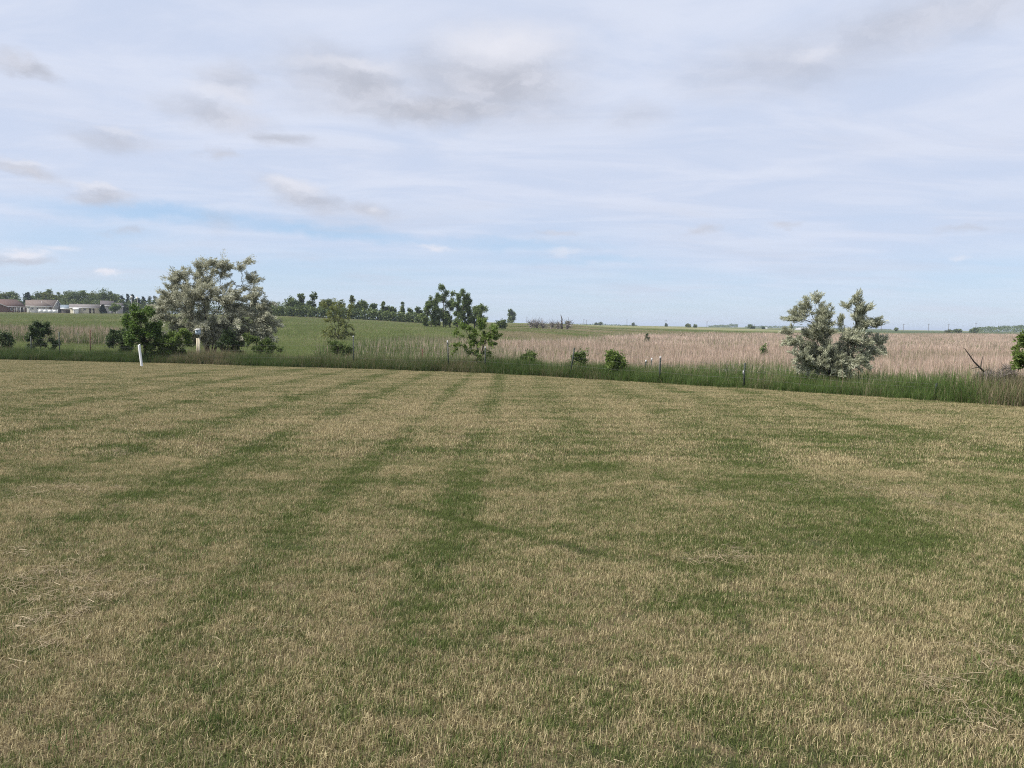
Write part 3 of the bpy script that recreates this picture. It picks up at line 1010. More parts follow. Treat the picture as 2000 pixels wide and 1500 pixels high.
def leaf_mesh(name, C, D, size, aspect, rng, val, droop=0.0, jitter=0.55):
    """one pointed leaf (two triangles folded along the midrib) at each centre C growing along D"""
    n = len(C)
    D = D + rng.normal(size=(n, 3)) * jitter
    D[:, 2] -= droop
    D /= np.linalg.norm(D, axis=1)[:, None] + 1e-9
    S = np.cross(D, rng.normal(size=(n, 3)))
    S /= np.linalg.norm(S, axis=1)[:, None] + 1e-9
    L = size[0] + (size[1] - size[0]) * rng.random(n)
    W = L * aspect * 0.5
    D, S = D * L[:, None], S * W[:, None]
    V = np.stack([C - D * 0.1, C + D * 0.42 + S, C + D, C + D * 0.42 - S], 1).reshape(-1, 3)
    b = np.arange(n) * 4
    return mesh(name, V, np.stack([b, b + 1, b + 2, b + 3], -1), attrs={'rnd': np.repeat(np.clip(val, 0, 1), 4)})


def tree(name, label, cat, base, lobes, mat, bark=None, n_nodes=90, leaves=8000, size=(0.06, 0.10), aspect=0.5, r0=0.08,
         spread=0.14, group=None, seed=1, stems=None, droop=0.15, minr=0.0, wander=0.12, gap=0.0, wind=(0, 0, 0), sides=5, terminal=0.65, shoots=None, jitter=0.55):
    """a woody plant: thing > trunk (with its limbs), crown (leaves round the twigs); lobes in world space"""
    rng = np.random.default_rng(seed)
    base = np.array(base, float)
    lob = [(np.array(c, float) - base, np.array(r, float)) for c, r in lobes]
    st = [[np.array(s, float) - base for s in line] for line in (stems or [])]
    nodes, par, rad = skeleton(np.zeros(3), lob, n_nodes, rng, r0, st)
    if shoots:
        # long leafy shoots growing from the twig ends, arching with the wind
        k0 = len(nodes)
        has = np.zeros(k0, bool)
        has[par[1:]] = True
        ends_ = [i for i in range(1, k0) if not has[i]]
        cen = nodes[ends_].mean(0)
        NN, PP, RR = list(nodes), list(par), list(rad)
        for i in ends_:
            for _ in range(shoots[0]):
                o_ = nodes[i] - cen
                o_ = o_ / (np.linalg.norm(o_) + 1e-6)
                d_ = 0.55 * o_ + np.array([0, 0, 0.28]) + np.array(wind) + rng.normal(size=3) * 0.42
                d_ /= np.linalg.norm(d_)
                L_ = shoots[1] + (shoots[2] - shoots[1]) * rng.random() ** 1.5
                j_ = i
                P_ = nodes[i]
                for s_ in range(3):
                    P_ = P_ + d_ * L_ / 3
                    NN.append(P_)
                    PP.append(j_)
                    RR.append(max(r0 * 0.035 * (1 - 0.3 * s_), 0.002))
                    j_ = len(NN) - 1
                    d_ = d_ + np.array(wind) * 0.35 + np.array([0, 0, -0.22])
                    d_ /= np.linalg.norm(d_)
        nodes, par, rad = np.array(NN), np.array(PP), np.array(RR)
    root = thing(name, base, label, cat, group)
    obj('trunk', wood_mesh('trunk', nodes, par, rad, sides, minr), bark or M_BARK, root)
    kids = np.zeros(len(nodes), int)
    for i in range(1, len(nodes)):
        kids[par[i]] += 1
    wgt = np.where(kids == 0, 1.0, np.where(kids == 1, terminal * 0.6, terminal * 0.25))
    low = np.array([min(c[2] - r[2] for c, r in lob)])
    if shoots:
        wgt[k0:] = 1.2
        wgt[1:k0] *= 0.3
    wgt = wgt * (nodes[:, 2] > low[0] - 0.05 * abs(low[0]))
    wgt[0] = 0
    wgt = wgt * (0.35 + 1.3 * rng.random(len(nodes)))
    if gap:
        wgt = wgt * (rng.random(len(nodes)) > gap)
    e = rng.choice(len(nodes), leaves, p=wgt / wgt.sum())
    A, B = nodes[par[e]], nodes[e]
    t_ = 1 - rng.random(leaves)[:, None] ** 1.4 * 0.9
    ext = np.linalg.norm(B - A, axis=1)[:, None]
    C = A + (B - A) * t_
    C = C + np.clip(rng.normal(size=(leaves, 3)), -1.7, 1.7) * spread * (0.55 + 0.9 * rng.random(len(nodes))[e])[:, None]
    D = (B - A) / (ext + 1e-6) + (0.4 if shoots else 1.0) * np.array(wind)
    val = 0.4 * rng.random(leaves) + 0.6 * rng.random(len(nodes))[e]
    obj('crown', leaf_mesh('crown', C, D, size, aspect, rng, val, droop, jitter), mat, root)
    return root


def lobes_px(lst, Y, depth=1.0, dy=0.0, k=1.0):
    """lobes given by their direction (u, v) and half-size in photograph pixels, standing at distance Y"""
    s = Y / FPX
    rr = np.random.default_rng(int(Y * 10) + len(lst))
    out = []
    for (u, v, ru, rv) in lst:
        yo = (rr.random() - 0.5) * ru * s * 0.9
        c = at(u, v, Y + dy + yo)
        out.append((c, (ru * s * k, ru * s * depth * k, rv * s * k)))
    return out


def foot(u, Y):
    c = at(u, 680, Y)
    return np.array([c[0], Y, gz(c[0], Y) - 0.03])


# the two silver trees
YL = 41.0
tree('olive_tree', 'large silvery grey-green tree with an open windblown crown behind the nest box', 'tree', foot(408, YL),
     lobes_px([(360, 560, 24, 22), (350, 545, 12, 12), (395, 545, 28, 28), (430, 532, 28, 26), (470, 550, 18, 34), (474, 522, 6, 8), (453, 522, 5, 7), (400, 526, 6, 9),
               (380, 590, 38, 30), (430, 585, 42, 38), (335, 600, 28, 26), (325, 622, 22, 22), (470, 600, 22, 28), (505, 605, 24, 22),
               (365, 632, 42, 24), (420, 640, 42, 26), (480, 640, 34, 24), (515, 630, 22, 24), (510, 655, 28, 14), (515, 590, 5, 8), (440, 662, 40, 14),
               (345, 650, 30, 14), (395, 655, 34, 14), (490, 655, 34, 14), (450, 625, 34, 20), (390, 615, 34, 20), (500, 640, 26, 16),
               (405, 640, 32, 20), (425, 660, 38, 12), (375, 662, 30, 10), (340, 582, 20, 22), (322, 602, 18, 16), (492, 578, 18, 22), (360, 602, 26, 18), (445, 600, 26, 22)], YL, 0.9, k=0.82),
     M_OLIVE, M_BARKD, 430, 104000, (0.08, 0.17), 0.26, 0.12, 0.065, seed=11, wind=(0.28, 0, 0.0), gap=0.06, shoots=(4, 0.35, 0.85), jitter=0.42, wander=0.15,
     stems=[[at(405, 650, YL), at(400, 610, YL + .3), at(396, 575, YL + .3)], [at(420, 645, YL - .2), at(445, 600, YL - .3), at(462, 560, YL - .2)],
            [at(425, 668, YL), at(470, 650, YL + .4)], [at(398, 660, YL), at(360, 630, YL - .3)]])
YR = 24.2
tree('olive_tree', 'bushy silver tree with two leaning tops standing against the tan marsh', 'tree', foot(1635, YR),
     lobes_px([(1593, 596, 5, 12), (1573, 608, 8, 15), (1583, 620, 14, 16), (1606, 622, 12, 22), (1618, 630, 10, 20), (1558, 625, 12, 8), (1600, 650, 28, 26),
               (1547, 650, 7, 14), (1560, 676, 22, 16), (1600, 690, 34, 30), (1590, 715, 34, 16), (1668, 590, 6, 11), (1665, 603, 20, 9), (1688, 606, 10, 16),
               (1674, 622, 20, 18), (1678, 645, 22, 18), (1702, 640, 6, 14), (1660, 672, 32, 22), (1690, 680, 22, 16), (1715, 674, 16, 12), (1740, 661, 12, 6), (1643, 632, 9, 6),
               (1636, 695, 36, 24), (1660, 705, 30, 16), (1635, 722, 36, 14), (1610, 660, 20, 20), (1625, 705, 40, 20), (1580, 700, 24, 16), (1650, 690, 26, 18)], YR, 0.95, k=0.72),
     M_SILVER, M_BARKD, 300, 80000, (0.06, 0.12), 0.24, 0.09, 0.038, seed=12, wind=(0.0, 0, 0.22), gap=0.04, shoots=(4, 0.22, 0.50), jitter=0.42, wander=0.14,
     stems=[[at(1625, 710, YR), at(1608, 665, YR + .1), at(1597, 625, YR)], [at(1652, 705, YR), at(1670, 670, YR), at(1672, 625, YR + .1)],
            [at(1655, 715, YR), at(1690, 690, YR - .1)], [at(1615, 715, YR), at(1570, 690, YR + .2)]])

# young maple behind the white stake
YM = 37.6
tree('young_tree', 'small round-crowned dark green tree behind the leaning white stake', 'tree', foot(284, YM),
     lobes_px([(275, 617, 22, 16), (262, 632, 22, 15), (295, 640, 18, 18), (250, 628, 12, 10), (280, 650, 28, 16), (268, 665, 24, 12), (300, 655, 12, 12)], YM, 1.0),
     M_MAPLE, M_BARKD, 120, 14000, (0.07, 0.13), 0.6, 0.06, 0.08, seed=21, shoots=(2, 0.08, 0.22), stems=[[at(284, 690, YM), at(281, 668, YM), at(278, 640, YM)]])

SHRUBS = [
    # u, v_top, half width px, Y, material, label, leaf, seed
    (2, 640, 20, 41.5, M_SHRUBD, 'dark green shrub at the far left end of the wire fence', 5000),
    (82, 629, 31, 41.0, M_SHRUBD, 'broad dark shrub in two humps beside a fence post', 8500),
    (238, 641, 25, 40.0, M_SHRUBD, 'dark shrub tucked behind the small round-crowned tree', 6000),
    (334, 636, 42, 38.0, M_ELDER, 'bright leafy green shrub between the small tree and the nest box', 14000),
    (450, 648, 26, 40.0, M_SHRUBD, 'dark shrub at the foot of the large silvery tree', 6500),
    (512, 650, 42, 39.5, M_SHRUB, 'wide green shrub right of the nest box under the silvery tree', 9000),
    (664, 663, 25, 38.2, M_SHRUB, 'low round green bush left of a white-tipped post', 6500),
    (1034, 686, 20, 32.2, M_SHRUB, 'small green bush standing before the tan reeds', 4000),
    (1130, 687, 11, 30.6, M_SHRUB, 'narrow green bush beside the leaning fence post', 3000),
    (1203, 689, 20, 28.8, M_ELDER, 'leafy green bush left of a pair of short posts', 4500),
    (1262, 649, 8, 92.0, M_SHRUBD, 'small bush standing far out at the back of the reeds', 900),
    (1492, 667, 7, 60.0, M_POPLAR, 'thin small bush alone in the middle of the tan reeds', 500),
]
for i, (u, vt, hw, Y, mt, lab, nl) in enumerate(SHRUBS):
    f = foot(u, Y)
    top = at(u, vt, Y)[2]
    s = Y / FPX
    H = max(top - f[2] - 0.08, 0.4)
    W = hw * s * 0.88
    rr = np.random.default_rng(60 + i)
    lob = []
    for k in range(7):
        a_ = rr.random() * 6.28
        e_ = W * 0.55 * rr.random() ** 0.5
        hz = f[2] + H * (0.35 + 0.42 * rr.random())
        lob.append(((f[0] + math.cos(a_) * e_, f[1] + math.sin(a_) * e_, hz), (W * 0.48, W * 0.48, H * 0.27)))
    lob.append(((f[0] + W * 0.35 * rr.normal(), f[1], f[2] + H * 0.80), (W * 0.42, W * 0.42, H * 0.17)))
    tree('shrub', lab, 'shrub', f, lob, mt, M_BARKD, 70, nl, (0.06, 0.115) if Y < 50 else (0.10, 0.18), 0.55, 0.03, 0.075, group='shrubs along the fence',
         seed=70 + i, wander=0.2, shoots=(2, 0.08, 0.26) if Y < 50 else None)

YS = 33.2
tree('sapling', 'bright yellow-green sapling with a spreading top growing between fence posts', 'tree', foot(935, YS),
     lobes_px([(912, 648, 20, 14), (935, 645, 18, 12), (957, 645, 13, 12), (900, 662, 15, 10), (925, 665, 22, 12), (950, 662, 18, 14), (893, 674, 9, 7),
               (930, 688, 14, 12), (950, 690, 11, 12), (938, 704, 14, 9), (915, 683, 11, 9)], YS, 0.9),
     M_ELDER, M_BARKD, 75, 5200, (0.06, 0.12), 0.5, 0.04, 0.05, seed=31, gap=0.25, shoots=(2, 0.15, 0.42), wander=0.18, stems=[[at(935, 695, YS), at(932, 668, YS)], [at(940, 690, YS), at(950, 660, YS)]])
YE = 19.6
tree('sapling', 'bright green leafy tree growing beside the dead grey brush', 'tree', foot(2012, YE),
     lobes_px([(2006, 672, 14, 14), (2000, 697, 15, 13), (2016, 700, 24, 18), (1992, 708, 8, 8), (2034, 680, 28, 28), (2024, 655, 18, 12), (2048, 705, 24, 20)], YE, 1.0, k=0.9),
     M_ELDER, M_BARKD, 110, 9500, (0.05, 0.10), 0.55, 0.05, 0.045, seed=32, shoots=(2, 0.1, 0.3), stems=[[at(2012, 735, YE), at(2012, 700, YE)]])

# the thin young tree out in the meadow
YY_ = 88.0
tree('young_tree', 'thin yellow-green tree with open twigs alone in the meadow', 'tree', foot(662, YY_),
     lobes_px([(640, 620, 10, 10), (660, 612, 16, 12), (682, 618, 9, 12), (650, 632, 15, 9), (672, 632, 13, 10), (662, 600, 16, 9), (640, 598, 12, 8), (678, 600, 8, 8), (660, 640, 22, 9), (645, 643, 14, 7), (676, 644, 12, 7), (660, 622, 20, 12), (645, 651, 15, 7), (675, 651, 15, 7), (660, 654, 18, 6)], YY_, 1.0),
     M_YOUNG, M_BARKD, 130, 7000, (0.10, 0.20), 0.5, 0.10, 0.09, seed=41, gap=0.15, shoots=(2, 0.3, 0.8), stems=[[at(661, 645, YY_), at(660, 625, YY_)]])

# dead branches in the right corner
YD = 20.6
f = foot(1926, YD)
dead = thing('dead_tree', f, 'bare dead forked branch leaning out of grey brush', 'dead tree')
m_ = MB()
K = lambda u, v, dy=0.0: at(u, v, YD + dy) - f
m_.tube([(0, 0, 0), K(1924, 748), K(1927, 732), K(1922, 726)], [0.05, 0.045, 0.04, 0.03], 7)
m_.build('trunk', M_DEADW, dead, smooth=True)
for pts_, r_ in (([K(1923, 727), K(1915, 719), K(1902, 706), K(1893, 693), K(1885, 682), K(1880, 678)], [0.030, 0.025, 0.020, 0.015, 0.010, 0.005]),
                 ([K(1915, 719), K(1917, 706, .1), K(1920, 695, .15)], [0.019, 0.014, 0.008]),
                 ([K(1914, 718), K(1905, 718, -.2), K(1896, 721, -.3)], [0.017, 0.013, 0.007]),
                 ([K(1896, 697), K(1900, 691, .1), K(1903, 688, .15)], [0.007, 0.005, 0.003]),
                 ([K(1925, 725), K(1927, 715), K(1922, 708, .1)], [0.008, 0.006, 0.003])):
    MB().tube(pts_, r_, 6).build('branch', M_BARKD, dead, smooth=True)


def twiggy(label, u, vt, hw, Y, seed, n=90, mat=M_DEADLEAF, leaves=900, group=None):
    f_ = foot(u, Y)
    s_ = Y / FPX
    H_ = at(u, vt, Y)[2] - f_[2]
    W_ = hw * s_
    lob_ = [((f_[0], f_[1], f_[2] + H_ * 0.55), (W_, W_, H_ * 0.42)), ((f_[0] + W_ * .3, f_[1], f_[2] + H_ * 0.8), (W_ * .6, W_ * .6, H_ * 0.2))]
    rng = np.random.default_rng(seed)
    base = f_
    nodes, par, rad = skeleton(np.zeros(3), [(np.array(c) - base, np.array(r)) for c, r in lob_], n, rng, 0.03 * Y / 20, None, wander=0.2)
    root = thing('dead_bush', base, label, 'dead bush', group)
    obj('twigs', wood_mesh('twigs', nodes, par, np.maximum(rad, 0.0035 * Y / 20), 4), M_DEADW, root)
    e = rng.choice(np.arange(1, len(nodes)), leaves)
    t_ = rng.random(leaves)[:, None]
    C = nodes[par[e]] * (1 - t_) + nodes[e] * t_ + rng.normal(size=(leaves, 3)) * 0.03 * Y / 20
    D = nodes[e] - nodes[par[e]]
    obj('fine_twigs', leaf_mesh('fine_twigs', C, D / (np.linalg.norm(D, axis=1)[:, None] + 1e-6), (0.10 * Y / 20, 0.22 * Y / 20), 0.06, rng, rng.random(leaves)), mat, root)
    return root


twiggy('tangle of dead grey twigs round the foot of the forked branch', 1930, 722, 16, 20.9, 81, 120, leaves=1600)
twiggy('grey leafless brush in front of the bright green leafy tree', 1968, 715, 20, 20.2, 82, 140, leaves=1800)
twiggy('dark leafless bush in the grass left of a low post', 1420, 722, 15, 28.5, 83, 90, leaves=700)


# ------------------------------------------------------------------ fence, posts, stake, nest box
def tpost_mesh(H, w=0.042):
    m = MB()
    m.box(-w / 2, w / 2, -0.004, 0.004, -0.05, H)
    m.box(-0.004, 0.004, 0.004, w * 0.9, -0.05, H)
    for k in range(int(H / 0.12)):
        z = 0.15 + k * 0.12
        if z < H - 0.05:
            m.box(-0.008, 0.008, -0.012, -0.004, z, z + 0.02)
    return mesh('post', np.concatenate(m.v), m.q, m.t)


def post_on(parent, u0, v0, u1, v1, Y, mat, tip=0.0, name='post', w=0.058):
    """a steel T-post from the ground at u1 to its top at (u0, v0)"""
    c = foot(u1, Y)
    top = at(u0, v0, Y)
    base = parent.location if parent is not None else Vector((0, 0, 0))
    H = float(np.linalg.norm(top - c))
    d = Vector(top - c).normalized()
    me = tpost_mesh(H - tip, w)
    o = obj(name, me, mat, parent)
    o.location = Vector(c) - base
    o.rotation_mode = 'QUATERNION'
    o.rotation_quaternion = Vector((0, 0, 1)).rotation_difference(d)
    if tip:
        mb = MB()
        mb.box(-w / 2 - 0.003, w / 2 + 0.003, -0.007, 0.007, H - tip, H)
        mb.box(-0.007, 0.007, 0.007, w * 0.9 + 0.003, H - tip, H)
        mb.build('tip', M_TIP, o)
    return o, c, top


def line_Y(u, d):
    """distance at which the direction u crosses the line d metres beyond the lawn edge"""
    lo, hi = 8.0, 60.0
    for _ in range(40):
        m = (lo + hi) / 2
        if edge_d(at(u, 690, m)[0], m) < d:
            lo = m
        else:
            hi = m
    return lo


fpos = [(60, 657, 61, 1.2, 0), (115, 648, 116, 0.9, 0), (690, 656, 691, 0.5, 0.08), (874, 665, 877, 0.45, 0.15), (948, 677, 948, 0.4, 0.08),
        (1122, 679, 1114, 0.15, 0), (1290, 696, 1290, 0.0, 0.10), (1455, 709, 1456, 0.0, 0), (1830, 748, 1830, 0.6, 0)]
fpos = [(a, b, c_, line_Y(c_, d), e) for a, b, c_, d, e in fpos]
f0 = foot(fpos[0][0], fpos[0][3])
fence = thing('wire_fence', f0, 'wire fence on thin dark steel posts along the lawn edge', 'fence')
ends = []
for (u0, v0, u1, Y, tip) in fpos:
    o, c, top = post_on(fence, u0, v0, u1, v0, Y, M_GREEN_STEEL, tip)
    ends.append((c, top))
for frac in (0.45, 0.72, 0.93):
    for (a0, a1), (b0, b1) in zip(ends[:-1], ends[1:]):
        ha, hb = min(np.linalg.norm(a1 - a0), 1.25), min(np.linalg.norm(b1 - b0), 1.25)
        A = a0 + (a1 - a0) / np.linalg.norm(a1 - a0) * ha * frac + np.array([0, -0.02, 0])
        B = b0 + (b1 - b0) / np.linalg.norm(b1 - b0) * hb * frac + np.array([0, -0.02, 0])
        L = np.linalg.norm(B - A)
        ts = np.linspace(0, 1, 14)
        P_ = A + (B - A) * ts[:, None]
        P_[:, 2] -= 4 * ts * (1 - ts) * min(0.01 * L, 0.12)
        # over long spans keep the wire above the dips and humps between posts
        gh = ground_z(P_[:, 0], P_[:, 1])
        P_[:, 2] = np.maximum(P_[:, 2], gh + 0.25)
        MB().tube(P_ - f0, 0.0018, 4).build('wire', M_WIRE, fence)

for (u0, v0, u1, Y, mat, tip, lab) in (
        (176, 644, 176, 44.0, M_RUST, 0, 'rusty steel post standing alone in the meadow behind the fence'),
        (825, 681, 826, 35.4, M_RUST, 0, 'short rusty steel post left of a white-tipped fence post'),
        (932, 668, 932, 33.6, M_GREEN_STEEL, 0.12, 'white-tipped steel post standing within the yellow-green sapling'),
        (1262, 703, 1260, 29.4, M_GREEN_STEEL, 0.12, 'shorter white-tipped post of the pair behind the fence'),
        (1273, 699, 1272, 29.6, M_GREEN_STEEL, 0.16, 'taller white-tipped post of the pair behind the fence'),
        (1494, 726, 1493, 26.6, M_GREEN_STEEL, 0, 'low dark post in the grass left of the bushy silver tree')):
    c = foot(u1, Y)
    th = thing('steel_post', c, lab, 'post', 'loose steel posts near the fence')
    post_on(th, u0, v0, u1, v0, Y, mat, tip)
# small white tag hanging by the low fence post
c = at(1452, 724, fpos[7][3] - 0.05)
g_ = MB().box(-0.018, 0.018, -0.004, 0.004, -0.14, 0.0)
g_.tube([(0, 0, 0.0), (0.03, 0.03, 0.03), (0.07, 0.06, 0.03)], 0.003, 4)
g_.build('marker', M_TIP, fence, loc=Vector(c - f0))

# leaning white stake: a hollow plastic pipe with a cut top
YW = 32.9
b_ = np.append(lawn_pt(277, 716), 0)
b_[2] = gz(b_[0], b_[1])
t_top = at(271.5, 673.5, b_[1])
ax = Vector(t_top - b_)
H = ax.length
m_ = MB()
prof = [(0.0, 0.054), (0.3, 0.056), (0.7, 0.056), (0.97, 0.057), (1.0, 0.053)]
sides = 14
V, Q = [], []
for k, (t_, r_) in enumerate(prof + [(1.0, 0.042), (0.9, 0.042)]):
    for j in range(sides):
        th = 6.2832 * j / sides
        V.append((r_ * math.cos(th), r_ * 0.8 * math.sin(th), t_ * H - 0.02 * (t_ == 0) + (0.03 * math.cos(th) if t_ == 1.0 else 0)))
n_r = len(prof) + 2
Q = [(k * sides + j, k * sides + (j + 1) % sides, (k + 1) * sides + (j + 1) % sides, (k + 1) * sides + j) for k in range(n_r - 1) for j in range(sides)]
m_.add(V, Q)
stake = m_.build('white_stake', M_WHITE, loc=b_, smooth=True)
stake.rotation_mode = 'QUATERNION'
stake.rotation_quaternion = Vector((0, 0, 1)).rotation_difference(ax.normalized())
tag(stake, 'leaning white plastic pipe stake at the lawn edge', 'stake')

# nest box on two cream boards
YB = 38.0
c = foot(387.5, YB)
nb = thing('nest_box', c, 'pale blue nest box above a post of two cream boards', 'nest box')
s_ = YB / FPX
zt, zb = at(387.5, 660, YB)[2] - c[2], 0.0
for sgn in (-1, 1):
    MB().box(sgn * 0.055 - 0.045, sgn * 0.055 + 0.045, -0.02, 0.02, -0.05, zt + 0.015 * sgn).build('board', M_CREAM, nb)
zb0, zb1 = at(388, 653.5, YB)[2] - c[2], at(388, 643, YB)[2] - c[2]
MB().tube([(0, 0.045, 0), (0, 0.045, zb0 + 0.05)], 0.018, 8).build('pole', M_GREEN_STEEL, nb)
bx = MB().box(-0.105, 0.105, -0.09, 0.09, zb0, zb1 - 0.03).build('box', M_BLUEBOX, nb)
rf = MB()
rf.add([(-0.13, -0.14, zb1 - 0.035), (0.13, -0.14, zb1 - 0.035), (0.13, 0.10, zb1 + 0.015), (-0.13, 0.10, zb1 + 0.015),
        (-0.13, -0.14, zb1 - 0.015), (0.13, -0.14, zb1 - 0.015), (0.13, 0.10, zb1 + 0.035), (-0.13, 0.10, zb1 + 0.035)],
       [(0, 3, 2, 1), (4, 5, 6, 7), (0, 1, 5, 4), (1, 2, 6, 5), (2, 3, 7, 6), (3, 0, 4, 7)])
rf.build('roof', M_TIP, nb)
MB().tube([(0.0, -0.088, zb0 + 0.16), (0.0, -0.094, zb0 + 0.16)], 0.022, 12).build('entrance', M_DARKHOLE, bx)
MB().box(-0.118, -0.1055, -0.08, 0.08, zb0 + 0.02, zb1 - 0.04).build('side_board', M_TIP, nb)

# ------------------------------------------------------------------ middle distance: tree row, poplars
def crown_tree(name, label, u, vtop, vbase_crown, hw, Y, mat, leaves=2600, size=(0.25, 0.5), group=None, seed=0, trunk_r=0.14, shape='round', bark=None, n=60, gap=0.1, cat='tree', lean=0.0):
    f_ = foot(u, Y)
    s_ = Y / FPX
    rr = np.random.default_rng(seed)
    top = at(u, vtop, Y)[2]
    bot = max(at(u, vbase_crown, Y)[2], f_[2] + 0.3)
    H_ = top - bot
    W_ = hw * s_
    lob_ = []
    if shape == 'round':
        for k in range(8):
            a_ = rr.random() * 6.28
            e_ = W_ * 0.6 * rr.random() ** 0.5
            hz = 0.22 + 0.5 * rr.random()
            lob_.append(((f_[0] + lean * H_ * hz + math.cos(a_) * e_, f_[1] + math.sin(a_) * e_, bot + H_ * hz), (W_ * 0.45, W_ * 0.45, H_ * 0.2)))
        lob_.append(((f_[0] + lean * H_ + rr.normal() * W_ * 0.15, f_[1], bot + H_ * 0.8), (W_ * 0.42, W_ * 0.42, H_ * 0.2)))
    elif shape == 'column':
        for k in range(7):
            t_ = (k + 0.5) / 7
            w_ = W_ * (0.95 if t_ < 0.7 else 0.62) * (0.65 + 0.5 * rr.random())
            lob_.append(((f_[0] + lean * H_ * t_ + rr.normal() * W_ * 0.3, f_[1] + rr.normal() * W_ * 0.3, bot + H_ * t_), (w_ * 0.58, w_ * 0.58, H_ * 0.085)))
    elif shape == 'cone':
        for k in range(9):
            t_ = (k + 0.4) / 9
            w_ = W_ * (1.02 - t_)
            lob_.append(((f_[0], f_[1], bot + H_ * t_), (w_, w_, H_ * 0.06)))
    elif shape == 'twin':      # bare waist between a bushy bottom and a tufted top
        lob_ += [((f_[0], f_[1], bot + H_ * 0.2), (W_ * 0.9, W_ * 0.9, H_ * 0.2)), ((f_[0] + rr.normal() * W_ * .2, f_[1], bot + H_ * 0.5), (W_ * 0.6, W_ * 0.6, H_ * 0.16)),
                 ((f_[0] + W_ * 0.2, f_[1], bot + H_ * 0.82), (W_ * 0.62, W_ * 0.62, H_ * 0.17))]
    return tree(name, label, cat, f_, lob_, mat, bark or M_BARKD, n, leaves, size, 0.75, trunk_r, (W_ * 0.12 + 0.05) if shape != 'column' else W_ * 0.15 + 0.05, group=group, shoots=(2, 0.25, 0.65) if shape == 'column' else None, seed=seed, gap=gap, droop=0.1, minr=0.012,
                stems=[[(f_[0] + lean * H_ * 0.2, f_[1], bot + H_ * 0.25), (f_[0] + lean * H_ * 0.7, f_[1], bot + H_ * 0.72)]], sides=4)


G1 = 'trees of the row on the hill'
ROW = [(572, 580, 14, 222, 'round', M_FARTREE, 'dark bushy tree in the hedge row with a stubby crown'),
       (588, 572, 8, 221, 'twin', M_FARTREE, 'tall tree in the hedge row with a tufted rounded top'),
       (611, 571, 8, 223, 'twin', M_FARTREE, 'tallest tree in the hedge row with a fan-shaped tuft on top'),
       (603, 590, 10, 226, 'round', M_FARTREE, 'dark tree between the two tufted trees of the hedge row'),
       (628, 590, 10, 224, 'round', M_FARTREE, 'low dark tree left of the yellowish tree in the hedge row'),
       (641, 580, 12, 221, 'round', M_FARTREE2, 'yellowish-green tree in the hedge row'),
       (664, 586, 13, 225, 'round', M_FARTREE2, 'dull green tree straight behind the thin meadow tree'),
       (686, 579, 8, 222, 'twin', M_FARTREE2, 'narrow tree with a pale green top in the hedge row'),
       (704, 586, 13, 223, 'round', M_FARTREE, 'broad round dark tree in the middle of the hedge row'),
       (729, 590, 9, 222, 'round', M_FARTREE, 'brownish dark tree in the hedge row with gaps at both sides'),
       (746, 586, 6, 223, 'twin', M_FARTREE, 'spindly tree with a small high tuft in the hedge row'),
       (753, 598, 11, 224, 'round', M_FARTREE, 'low spreading tree beside the spindly tufted one'),
       (766, 592, 7, 222, 'round', M_FARTREE, 'small round-topped tree toward the low end of the hedge row'),
       (786, 590, 8, 223, 'cone', M_FARTREE, 'pointed dark tree near the low end of the hedge row'),
       (800, 594, 8, 222, 'cone', M_FARTREE, 'short pointed tree next to the poplar grove'),
       (816, 600, 9, 226, 'round', M_FARTREE, 'low tree filling the gap before the poplar grove'),
       (548, 598, 9, 230, 'round', M_FARTREE, 'low tree at the upper end of the hedge row')]
for i, (u, vt, hw, Y, sh, mt, lab) in enumerate(ROW):
    vb = 617 + (u - 550) * 0.05
    crown_tree('row_tree', lab, u, vt, vb, hw * 1.25, Y, mt, 3400 if hw > 9 else 2200, (0.25, 0.5), G1, 600 + i, 0.16, sh, gap=0.15)

# the clipped-looking hedge under the row
def hedge(label, ua, ub, Y0, hlo, hhi, fall, per, seed):
    rr = np.random.default_rng(seed)
    C = []
    us = np.linspace(ua, ub, int((ub - ua) / 2.5))
    base0 = foot((ua + ub) / 2, Y0)
    for u in us:
        Y = Y0 + rr.normal() * 0.6
        f_ = foot(u, Y)
        hh = hlo + (hhi - hlo) * rr.random() - fall * sstep(u, 700, 830)
        n = per
        C.append(np.stack([f_[0] + rr.normal(size=n) * 0.35, f_[1] + rr.normal(size=n) * 0.7, f_[2] - 0.7 + (hh + 0.7) * rr.random(n)], -1) - base0)
    C = np.concatenate(C)
    root = thing('hedge', base0, label, 'hedge')
    D = rr.normal(size=C.shape)
    obj('foliage', leaf_mesh('foliage', C, D, (0.3, 0.6), 0.8, rr, rr.random(len(C))), M_FARTREE, root)
    for u in us[::6]:
        f_ = foot(u, Y0) - base0
        MB().tube([f_, f_ + np.array([0.1, 0, 1.4])], [0.06, 0.03], 4).build('stem', M_BARKD, root)


hedge('dark green hedge running along the hill under the tree row', 530, 835, 219, 2.6, 4.0, 0.6, 95, 5)
hedge('dark undergrowth along the foot of the trees behind the houses', -60, 560, 290, 3.0, 6.0, 0.0, 80, 6)

